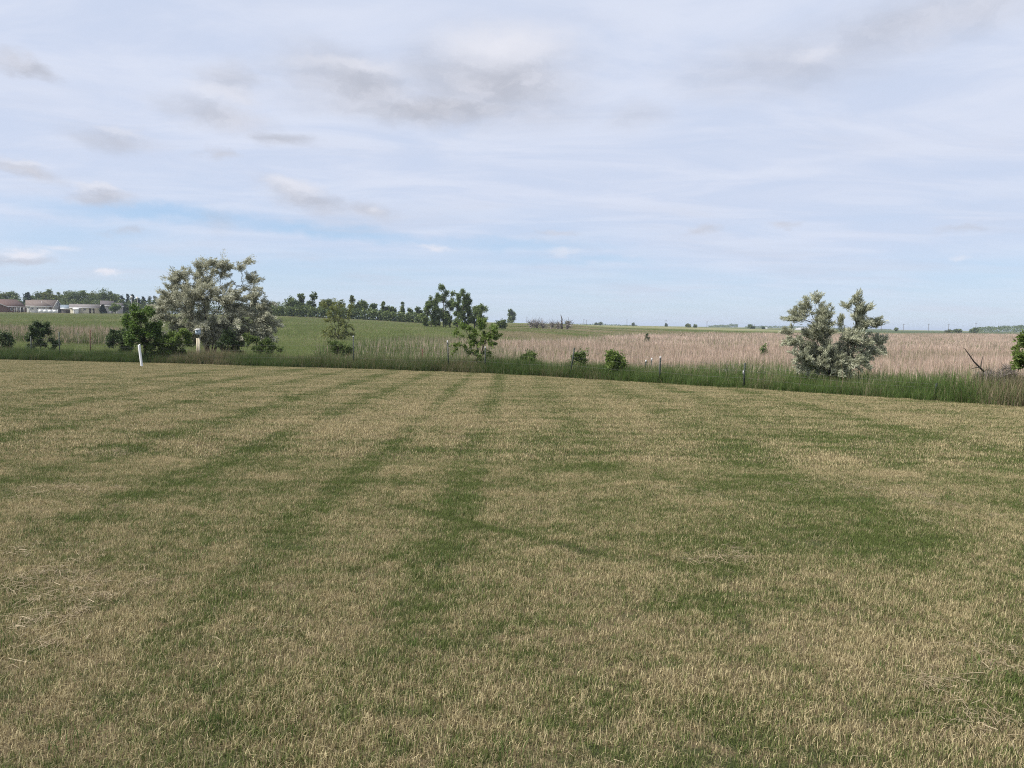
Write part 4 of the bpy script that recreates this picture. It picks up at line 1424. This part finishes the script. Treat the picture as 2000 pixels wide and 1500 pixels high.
G2 = 'poplars of the grove in the meadow'
POP = [(833, 592, 8, 150, 'poplar at the outer edge of the grove next to the hedge row'), (842, 583, 8, 148, 'second poplar of the grove counted from the hedge row'),
       (851, 578, 8, 151, 'slim poplar left of the tallest one in the grove'),
       (866, 560, 11, 149, 'tallest poplar of the grove with a ragged spreading top'), (878, 573, 8, 152, 'poplar close against the tallest one of the grove'),
       (893, 577, 8, 147, 'dense poplar on the left of the split in the grove'), (903, 570, 9, 150, 'poplar with a reddish-brown tint in the middle of the grove'),
       (914, 577, 9, 151, 'poplar with a thin branch reaching right at its top'), (926, 601, 8, 149, 'short poplar in the gap of the grove'), (940, 598, 11, 148, 'last short poplar of the grove beside the sapling')]
for i, (u, vt, hw, Y, lab) in enumerate(POP):
    crown_tree('poplar_tree', lab, u, vt, 633, hw, Y, M_POPLAR, 5600, (0.13, 0.27), G2, 640 + i, 0.12, 'column', M_BARK, 85, 0.05, lean=0.02 * (-1) ** i)

crown_tree('bush', 'dark low bush right of the poplar grove', 979, 625, 640, 12, 165, M_FARTREE, 1500, (0.2, 0.4), None, 660, 0.08, cat='bush')
crown_tree('lone_tree', 'dense dark green lone tree on the skyline right of the grove', 998, 608, 632, 9, 400, M_FARTREE, 2600, (0.4, 0.8), None, 661, 0.2, 'column', gap=0.0, n=60)

# dead snag and dead bushes on the plain
f = foot(1097, 200)
sn = thing('dead_snag', f, 'tall bare dead tree trunk standing on the plain', 'dead tree')
K2 = lambda u, v, dy=0.0: at(u, v, 200 + dy) - f
m_ = MB()
m_.tube([(0, 0, -0.1), K2(1097, 634), K2(1097.5, 624), K2(1096, 616)], [0.32, 0.26, 0.16, 0.06], 7)
m_.build('trunk', M_BARKD, sn, smooth=True)
for p_ in ([K2(1097, 628), K2(1099.5, 621)], [K2(1097.5, 624), K2(1094.5, 614)], [K2(1097, 631), K2(1094, 625)], [K2(1097, 634), K2(1101, 630)]):
    MB().tube(p_, [0.09, 0.03], 5).build('branch', M_BARKD, sn)
for i, (u, vt, hw) in enumerate(((1037, 629, 4), (1047, 629, 5), (1060, 631, 4), (1077, 631, 4), (1089, 632, 4), (1108, 630, 3))):
    twiggy(['low grey dead bush left of the tall snag, farthest from it', 'thick grey dead bush left of the tall snag', 'leaning dead bush in the middle left of the tall snag',
            'dead bush second from the tall snag on its left', 'small dead bush at the foot of the tall snag', 'upright dead bush just right of the tall snag'][i],
           u, vt, hw, 200, 90 + i, 26, leaves=120, group='dead bushes by the snag')

# ------------------------------------------------------------------ far distance
G3 = 'trees behind the houses'
FAR = [(6, 573, 13, 300, 'round', M_FARTREE2, 'light green rounded tree behind the brick house'),
       (28, 571, 12, 302, 'round', M_FARTREE, 'dark round tree behind the brick house roof'),
       (57, 568, 14, 296, 'cone', M_CONIFER, 'very dark pointed spruce behind the long roof'),
       (82, 569, 12, 305, 'round', M_FARTREE, 'dark rounded tree just right of the spruce'),
       (100, 568, 11, 310, 'round', M_FARTREE, 'tree above the ridge of the gabled house'),
       (96, 574, 11, 296, 'round', M_FARTREE2, 'lighter green tree before the darker ones by the gabled house'),
       (118, 572, 9, 308, 'round', M_FARTREE, 'lower tree right above the gabled house'),
       (140, 566, 16, 298, 'round', M_FARTREE, 'large dark tree over the blue-roofed shed'),
       (165, 565, 16, 300, 'round', M_FARTREE, 'tallest rounded tree above the cream house'),
       (186, 572, 10, 306, 'round', M_FARTREE2, 'smaller lighter tree above the cream house'),
       (204, 568, 17, 299, 'round', M_FARTREE, 'broad tree behind the grey two-storey house'),
       (226, 572, 12, 304, 'round', M_FARTREE, 'rounded tree right of the broad tree behind the grey house'),
       (242, 573, 7, 296, 'cone', M_CONIFER, 'first dark spruce of the windbreak right of the houses'),
       (252, 573, 7, 298, 'cone', M_CONIFER, 'second spruce of the windbreak'), (262, 575, 7, 300, 'cone', M_CONIFER, 'third spruce of the windbreak'),
       (272, 574, 7, 302, 'cone', M_CONIFER, 'fourth spruce of the windbreak'), (283, 577, 8, 303, 'cone', M_CONIFER, 'fifth spruce of the windbreak'),
       (295, 576, 7, 304, 'cone', M_CONIFER, 'sixth spruce of the windbreak'), (306, 578, 8, 305, 'cone', M_CONIFER, 'seventh spruce of the windbreak'),
       (318, 577, 8, 306, 'cone', M_CONIFER, 'eighth spruce of the windbreak by the silvery tree'),
       (332, 580, 9, 308, 'round', M_FARTREE, 'dark tree showing through the left side of the silvery tree'),
       (500, 578, 8, 300, 'cone', M_CONIFER, 'spruce rising behind the right side of the silvery tree'),
       (524, 594, 8, 296, 'cone', M_CONIFER, 'small spruce right of the silvery tree'), (540, 597, 7, 298, 'cone', M_CONIFER, 'small spruce before the hedge row'),
       (245, 593, 6, 256, 'round', M_FARTREE, 'dark upright tree beside the grey two-storey house'),
       (227, 594, 7, 243, 'round', M_POPLAR, 'grey-green bush in front of the grey two-storey house'),
       (203, 596, 5, 244, 'cone', M_CONIFER, 'dark clipped evergreen at the corner of the cream house'),
       (-14, 572, 14, 303, 'round', M_FARTREE, 'tree beyond the brick house at its far end')]
for i, (u, vt, hw, Y, sh, mt, lab) in enumerate(FAR):
    crown_tree('background_tree', lab, u, vt, 609 if Y > 270 else 611, hw * (1.5 if sh == 'round' and Y > 270 else 1.15), Y, mt, 7000 if hw > 10 else 3200, (0.3, 0.62), G3, 700 + i, 0.2, sh, gap=0.0, n=50)


def wood_mass(name, label, u0, u1, prof, vb, Y, n, depth, seed, mat=M_FARTREE, size=(1.0, 2.2)):
    rr = np.random.default_rng(seed)
    us = u0 + (u1 - u0) * rr.random(n)
    Ys = Y + depth * rr.random(n)
    k = fbm(us * 0.11 + seed, Ys * 0.02, 3)
    vt = np.interp(us, [p_[0] for p_ in prof], [p_[1] for p_ in prof]) + (k - 0.5) * 5
    C = np.zeros((n, 3))
    for i in range(n):
        zt_ = at(us[i], vt[i], Y)[2]
        x = at(us[i], vb, Ys[i])[0]
        z0 = gz(x, Ys[i])
        C[i] = (x, Ys[i], z0 + (max(zt_ - z0, 1.0)) * rr.random() ** 0.7)
    o = obj(name, leaf_mesh(name, C, rr.normal(size=(n, 3)), size, 0.8, rr, rr.random(n) * 0.5 + 0.5 * k), mat)
    tag(o, label, 'woodland', kind='stuff')
    return o


wood_mass('woodland', 'bluish belt of woodland on the far horizon left of the bushy silver tree', 1384, 1441, [(1384, 636), (1410, 634.5), (1441, 634)], 641, 1500, 1500, 60, 3)
wood_mass('woodland', 'low line of far woods running behind the bushy silver tree', 1455, 1740, [(1455, 638), (1475, 638), (1530, 636.5), (1600, 639), (1740, 646)], 645, 1550, 4200, 60, 4)
wood_mass('woodland', 'dark woodland on the rise at the right end of the horizon', 1893, 2080, [(1893, 643), (1910, 639.5), (1955, 637.5), (2000, 635), (2080, 634)], 652, 800, 5200, 60, 5, size=(0.7, 1.5))
wood_mass('woodland', 'thin line of far trees along the middle horizon', 1085, 1245, [(1085, 633), (1160, 633), (1175, 631), (1190, 634.5), (1245, 635.5)], 638, 1300, 900, 40, 6)

G4 = 'single trees far out on the plain'
for i, (u, vt, vb, hw, Y, lab) in enumerate((
        (1163, 630, 636, 5, 900, 'pair-wide clump of far bushes left of the middle'), (1172, 629, 636, 5, 905, 'square-topped clump of far bushes'), (1235, 629.5, 638, 4, 800, 'far round tree beside a thin pole'),
        (1299, 631.5, 639, 3, 700, 'far slender tree at the foot of a pole'), (1341, 634.5, 641, 7, 650, 'pale grey-green far bush left of the darker one'),
        (1356, 635, 641, 5, 640, 'dark rounded far bush right of the paler one'), (1464, 634.5, 642.5, 8, 620, 'dark round far bush standing before the horizon woods'),
        (1489, 639, 644, 3, 600, 'tiny far bush beside the small white shed'), (1748, 641, 649, 4, 600, 'far round tree between two poles on the right'),
        (1851, 646, 655, 8, 520, 'yellowish far bush left of a darker one at the right'), (1868, 644, 655, 7, 515, 'dark round far bush beside the yellowish one'),
        (1902, 641, 656, 8, 500, 'dark upright far bush at the end of the right woodland'), (1107, 629.5, 637, 3, 420, 'small far bush right of the dead bushes'))):
    crown_tree('far_tree', lab, u, vt, vb, hw, Y, M_FARTREE2 if i in (4, 9) else M_FARTREE, 900, (0.5, 1.1), G4, 760 + i, 0.2, 'round', gap=0.0, n=40)

# power poles on the plain
POLE = ['faint thin power pole just right of the lone skyline tree', 'faint power pole rising above the grey dead bushes', 'taller of two close power poles right of the tall snag',
        'shorter of two close power poles right of the tall snag', 'power pole just left of the far round tree', 'power pole rising from the far slender tree',
        'power pole at the left end of the bluish horizon woodland', 'power pole over the dark far bush before the horizon woods', 'power pole just right of the bushy silver tree',
        'power pole next to the far round tree on the bare skyline', 'power pole alone on the bare skyline over the reeds', 'power pole above the yellowish far bush', 'power pole at the near end of the dark woodland']
for i, (u, vt, vb, Y) in enumerate(((1028, 618, 632, 820), (1057, 621, 633, 900), (1139, 623, 636, 800), (1144, 625, 636, 860), (1223, 623, 637, 820), (1299, 624, 638, 760), (1379, 627, 641, 740), (1471, 633, 643, 800),
                                    (1719, 632, 648, 700), (1762, 632, 649, 690), (1811, 632, 649, 690), (1850, 632, 650, 680), (1903, 630, 650, 670))):
    f_ = foot(u, Y)
    H = at(u, vt, Y)[2] - f_[2]
    pl = thing('power_pole', f_, POLE[i], 'power pole', 'power poles on the horizon')
    MB().tube([(0, 0, -0.1), (0, 0, H)], [0.22, 0.15], 6).build('pole', M_BARK, pl)
    MB().box(-1.1, 1.1, -0.16, -0.06, H - 1.0, H - 0.82).build('crossarm', M_BARK, pl)
    for x in (-1.0, 0.95):
        MB().tube([(x, -0.11, H - 0.82), (x, -0.11, H - 0.6)], 0.06, 5).build('insulator', M_TIP, pl)

# ------------------------------------------------------------------ houses
M_BRICK = plain('brown_brick', (0.155, 0.085, 0.068), (0.21, 0.125, 0.10), 3, 0.85)
M_BROOF = plain('brown_shingle', (0.078, 0.046, 0.039), (0.105, 0.068, 0.058), 2, 0.9)
M_TROOF = plain('taupe_shingle', (0.102, 0.078, 0.068), (0.136, 0.112, 0.099), 2, 0.9)
M_GROOF = plain('grey_shingle', (0.109, 0.099, 0.095), (0.163, 0.153, 0.150), 1.5, 0.9)
M_DROOF = plain('slate_shingle', (0.058, 0.051, 0.053), (0.088, 0.080, 0.082), 2, 0.9)
M_GWALL = plain('grey_siding', (0.30, 0.29, 0.28), (0.36, 0.35, 0.34), 2, 0.7)
M_LWALL = plain('light_siding', (0.44, 0.43, 0.41), (0.52, 0.51, 0.48), 2, 0.7)
M_CWALL = plain('cream_siding', (0.56, 0.52, 0.40), (0.64, 0.60, 0.48), 2, 0.7)
M_WWALL = plain('white_siding', (0.68, 0.68, 0.68), (0.76, 0.76, 0.75), 2, 0.6)
M_BLUEROOF = plain('blue_grey_metal', (0.10, 0.13, 0.16), (0.16, 0.20, 0.23), 2, 0.5)
M_TRIM = plain('white_trim', (0.66, 0.66, 0.65), (0.74, 0.74, 0.73), 3, 0.6)
M_DOOR = plain('dark_brown_door', (0.035, 0.025, 0.022), (0.06, 0.045, 0.04), 4, 0.5)
m_g, t_g, o_g = new_mat('window_glass')
pg = t_g.node('ShaderNodeBsdfPrincipled')
pg.inputs['Base Color'].default_value = (0.03, 0.035, 0.04, 1)
pg.inputs['Roughness'].default_value = 0.08
t_g.l.new(pg.outputs[0], o_g.inputs[0])
M_GLASS = m_g
YH = 250.0


def window(parent, x0, x1, z0, z1, yf, trim=M_TRIM, bars=1):
    m = MB()
    w = 0.12
    m.box(x0, x0 + w, yf - 0.06, yf - 0.004, z0, z1)
    m.box(x1 - w, x1, yf - 0.06, yf - 0.004, z0, z1)
    m.box(x0 + w, x1 - w, yf - 0.06, yf - 0.004, z1 - w, z1)
    m.box(x0 + w, x1 - w, yf - 0.06, yf - 0.004, z0, z0 + w)
    for b in range(bars):
        xc = x0 + (x1 - x0) * (b + 1) / (bars + 1)
        m.box(xc - 0.04, xc + 0.04, yf - 0.055, yf - 0.004, z0 + w, z1 - w)
    wo = m.build('window', trim, parent)
    MB().box(x0 + w, x1 - w, yf - 0.03, yf - 0.006, z0 + w, z1 - w).build('pane', M_GLASS, wo)


def house(name, label, u0, u1, veave, vridge, Y, depth, wall, roof, axis='x', wins=(), doors=(), over=0.35, hip=0.0, cat='house', group=None, turn=0.0):
    """gabled house; front wall faces the camera at distance Y; axis = direction of the ridge"""
    xa, xb = at(u0, 605, Y)[0], at(u1, 605, Y)[0]
    xc = (xa + xb) / 2
    zb = min(gz(xa, Y), gz(xb, Y), gz(xc, Y + depth)) - 0.15
    face = -math.atan2(xc, Y)          # the row of houses looks toward the field
    kx = math.cos(face)
    root = thing(name, (xc, Y, zb), label, cat, group, rz=face + turn)
    hw = (xb - xa) / 2 * kx / max(0.5, math.cos(turn))
    ze = at((u0 + u1) / 2, veave, Y)[2] - zb
    zr = at((u0 + u1) / 2, vridge, Y)[2] - zb
    m = MB()
    if axis == 'x':
        m.add([(-hw, 0, 0), (hw, 0, 0), (hw, depth, 0), (-hw, depth, 0), (-hw, 0, ze), (hw, 0, ze), (hw, depth, ze), (-hw, depth, ze),
               (-hw + hip, depth / 2, zr - 0.1), (hw - hip, depth / 2, zr - 0.1)],
              [(0, 1, 5, 4), (1, 2, 6, 5), (2, 3, 7, 6), (3, 0, 4, 7)], [(4, 8, 7), (5, 6, 9)])
    else:
        m.add([(-hw, 0, 0), (hw, 0, 0), (hw, depth, 0), (-hw, depth, 0), (-hw, 0, ze), (hw, 0, ze), (hw, depth, ze), (-hw, depth, ze),
               (0, 0, zr - 0.1), (0, depth, zr - 0.1)],
              [(0, 1, 5, 4), (1, 2, 6, 5), (2, 3, 7, 6), (3, 0, 4, 7)], [(4, 5, 8), (7, 9, 6)])
    m.build('wall', wall, root)
    th = 0.16
    r = MB()

    def slab(p0, p1, p2, p3):
        P4 = [np.array(p_, float) for p_ in (p0, p1, p2, p3)]
        r.add(P4 + [p_ + np.array([0, 0, th]) for p_ in P4], [(3, 2, 1, 0), (4, 5, 6, 7), (0, 1, 5, 4), (1, 2, 6, 5), (2, 3, 7, 6), (3, 0, 4, 7)])
    if axis == 'x':
        k = (zr - ze) / (depth / 2)
        slab((-hw - over, -over, ze - k * over), (hw + over, -over, ze - k * over), (hw + over - hip, depth / 2, zr), (-hw - over + hip, depth / 2, zr))
        slab((hw + over, depth + over, ze - k * over), (-hw - over, depth + over, ze - k * over), (-hw - over + hip, depth / 2 + 0.003, zr), (hw + over - hip, depth / 2 + 0.003, zr))
        tm = MB().box(-hw - over, hw + over, -over - 0.05, -over - 0.003, ze - k * over - 0.06, ze - k * over + th)
    else:
        k = (zr - ze) / hw
        slab((-hw - over, depth + over, ze - k * over), (-hw - over, -over, ze - k * over), (0, -over, zr), (0, depth + over, zr))
        slab((hw + over, -over, ze - k * over), (hw + over, depth + over, ze - k * over), (0.003, depth + over, zr), (0.003, -over, zr))
        tm = MB()
        for sg in (-1, 1):
            tm.add([(sg * (hw + over), -over - 0.05, ze - k * over - 0.06), (sg * (hw + over), -over - 0.05, ze - k * over + th), (0, -over - 0.05, zr + th), (0, -over - 0.05, zr - 0.06),
                    (sg * (hw + over), -over - 0.003, ze - k * over - 0.06), (sg * (hw + over), -over - 0.003, ze - k * over + th), (0, -over - 0.003, zr + th), (0, -over - 0.003, zr - 0.06)],
                   [(0, 1, 2, 3), (4, 7, 6, 5), (0, 3, 7, 4), (1, 5, 6, 2), (0, 4, 5, 1)])
    ro = r.build('roof', roof, root)
    tm.build('fascia', M_TRIM, ro)
    for (ua, ub, va, vb, bars) in wins:
        window(root, (at(ua, va, Y)[0] - xc) * kx, (at(ub, va, Y)[0] - xc) * kx, at(ua, vb, Y)[2] - zb, at(ua, va, Y)[2] - zb, 0, bars=bars)
    for (ua, ub, va, mt) in doors:
        d_ = MB().box((at(ua, va, Y)[0] - xc) * kx, (at(ub, va, Y)[0] - xc) * kx, -0.05, -0.004, 0.15, at(ua, va, Y)[2] - zb).build('door', mt, root)
        MB().box((at(ub, va, Y)[0] - xc) * kx - 0.2, (at(ub, va, Y)[0] - xc) * kx - 0.12, -0.10, -0.052, 1.05, 1.15).build('handle', M_WIRE, d_)
    return root, xc, zb


# brick house at the left end
h1, xc, zb = house('brick_house', 'long brown brick house with a red-brown roof and white porch columns', -45, 52, 598.3, 584.5, YH, 12, M_BRICK, M_BROOF, 'x',
                   wins=((20, 26, 601, 606.5, 1), (34, 39, 600.5, 608, 1)), doors=((41.5, 46.5, 600.5, M_DOOR), (27.5, 29.5, 600.5, M_TRIM)), hip=3.0)
for u in (32, 40.3, 47.5):
    x = (at(u, 605, YH)[0] - xc) * math.cos(math.atan2(xc, YH))
    MB().box(x - 0.11, x + 0.11, -0.33, -0.11, 0.1, at(u, 599.2, YH)[2] - zb).build('column', M_TRIM, h1)
# its garage wing with the gable to the camera
house('brick_garage', 'brick gabled wing in front of the red-brown roofed house', -52, 15, 598.4, 586.5, YH - 5, 6.4, M_BRICK, M_BROOF, 'y', cat='garage')
h2, xc, zb = house('long_house', 'long low pale house with a taupe roof behind a white fence', 52.5, 101, 598, 586.8, YH + 1.5, 11, M_LWALL, M_TROOF, 'x',
                   wins=((60.5, 66, 600, 605, 2), (71, 75, 600.5, 604.5, 0), (84, 88.5, 600, 605, 1), (92, 95.5, 601, 605, 0)), doors=((56, 58.6, 600, M_TRIM),))
for x, z in ((0.8, 0.0), (5.6, -1.4)):
    zz = at(77, 590, YH)[2] - zb + z * 0.5
    MB().tube([(x, 3.6, zz - 1.2), (x, 3.6, zz + 0.25)], 0.12, 8).build('vent', M_TRIM, h2)
house('gabled_house', 'pale grey house with a white-edged gable and a double attic window', 103, 121, 600.5, 586.6, YH + 5, 11, M_LWALL, M_TROOF, 'y', wins=((109.2, 114.8, 591.5, 597.5, 1), (106, 108.4, 599, 603, 0), (115.6, 118, 599, 603, 0)), turn=0.75)
house('blue_shed', 'low shed with a blue-grey metal roof between two houses', 120, 138, 603, 596, YH + 3, 7, M_GROOF, M_BLUEROOF, 'x', doors=((129, 134, 604.5, M_DOOR),), cat='shed')
house('white_shed', 'small bright white shed with a flat-pitched roof before the cream house', 143, 153.5, 604.2, 602.7, YH - 4, 4, M_WWALL, M_WWALL, 'x', over=0.12, doors=((137.8 + 6.5, 137.8 + 8.0, 605.8, M_LWALL),), cat='shed')
house('cream_house', 'long cream ranch house with a grey roof and dark windows', 137.5, 197, 601.2, 594.6, YH + 1, 10, M_CWALL, M_GROOF, 'x',
      wins=((162.5, 168, 602, 606.6, 1), (178.3, 181.6, 603, 606, 0), (155, 158.6, 602.4, 606, 1)), doors=((174, 177.6, 602, M_DOOR), (182, 184.5, 602, M_DOOR)))
h5, xc, zb = house('grey_house', 'grey two-storey house with a slate roof and white trim', 198, 221, 597.0, 587.6, YH + 2, 10, M_GWALL, M_DROOF, 'x',
                   wins=((209, 213, 599, 602.5, 1), (215, 218, 599, 602.5, 0)), doors=((213.5, 217, 603.8, M_TRIM),))
house('grey_wing', 'lower grey wing with white corner trim beside the two-storey house', 222, 240.5, 598.5, 592.2, YH + 3, 8, M_GWALL, M_DROOF, 'x', wins=((236, 239, 600, 604, 0),), cat='house wing')

# white panel fence before the pale long house: each panel a part
xa, xb = at(75, 606, YH - 3)[0], at(112, 606, YH - 3)[0]
zf = gz((xa + xb) / 2, YH - 3)
pf = thing('white_fence', ((xa + xb) / 2, YH - 3, zf), 'long low white panel fence before the pale house', 'fence', rz=-math.atan2((xa + xb) / 2, YH))
hgt_ = at(93, 604.8, YH - 3)[2] - zf
L = (xb - xa) * 0.85
for k in range(4):
    x0 = -L / 2 + k * L / 4
    MB().box(x0 + 0.08, x0 + L / 4 - 0.08, -0.03, 0.03, 0.06, hgt_).build('panel', M_WWALL, pf)
for k in range(5):
    x0 = -L / 2 + k * L / 4
    MB().box(x0 - 0.075, x0 + 0.075, -0.075, 0.075, -0.4, hgt_ + 0.12).build('post', M_WWALL, pf)

# two pale light masts behind the houses
for (u, vt, lab) in ((260, 578, 'taller pale mast with a broad white head before the windbreak spruces'), (271, 580, 'slightly lower pale mast with a white head before the windbreak spruces')):
    f_ = foot(u, 285)
    H = at(u, vt, 285)[2] - f_[2]
    lp = thing('light_mast', f_, lab, 'light mast', 'masts by the windbreak')
    MB().tube([(0, 0, -0.1), (0, 0, H)], [0.12, 0.08], 7).build('pole', M_GWALL, lp)
    MB().box(-0.42, 0.42, -0.25, -0.11, H - 1.0, H).build('head', M_LWALL, lp)

# far white shed, pale mound
house('far_shed', 'tiny white shed on the plain far behind the reeds', 1494, 1501, 641.4, 640.2, 640, 6, M_WWALL, M_WWALL, 'x', over=0.1, cat='shed')
def mound():
    us = np.linspace(1524, 1612, 40)
    ys_ = np.linspace(-22, 22, 9)
    base = foot(1568, 620)
    V = []
    for y in ys_:
        for u in us:
            f_ = foot(u, 620 + y)
            w = math.exp(-((u - 1572) / 24) ** 2) * max(0.0, 1 - (y / 22) ** 2)
            V.append(f_ + np.array([0, 0, -0.2 + 2.4 * w]) - base)
    nx = len(us)
    Q = [(j * nx + i, j * nx + i + 1, (j + 1) * nx + i + 1, (j + 1) * nx + i) for j in range(8) for i in range(nx - 1)]
    o = obj('gravel_mound', mesh('gravel_mound', V, Q, smooth=True), plain('pale_gravel', (0.27, 0.27, 0.27), (0.36, 0.36, 0.36), 0.5, 0.9), loc=base)
    tag(o, 'low pale grey gravel mound on the plain beyond the bushy silver tree', 'mound')


mound()

# ------------------------------------------------------------------ air
def haze():
    m, t, out = new_mat('haze_air')
    v = t.node('ShaderNodeVolumePrincipled')
    v.inputs['Color'].default_value = (0.72, 0.82, 0.98, 1)
    v.inputs['Density'].default_value = 0.0002
    v.inputs['Anisotropy'].default_value = 0.2
    t.l.new(v.outputs[0], out.inputs['Volume'])
    o = MB().box(-16500, 16500, -120, 16300, -6, 22).build('haze', m)
    tag(o, 'thin pale summer haze lying over the plain', 'haze', kind='stuff')


haze()
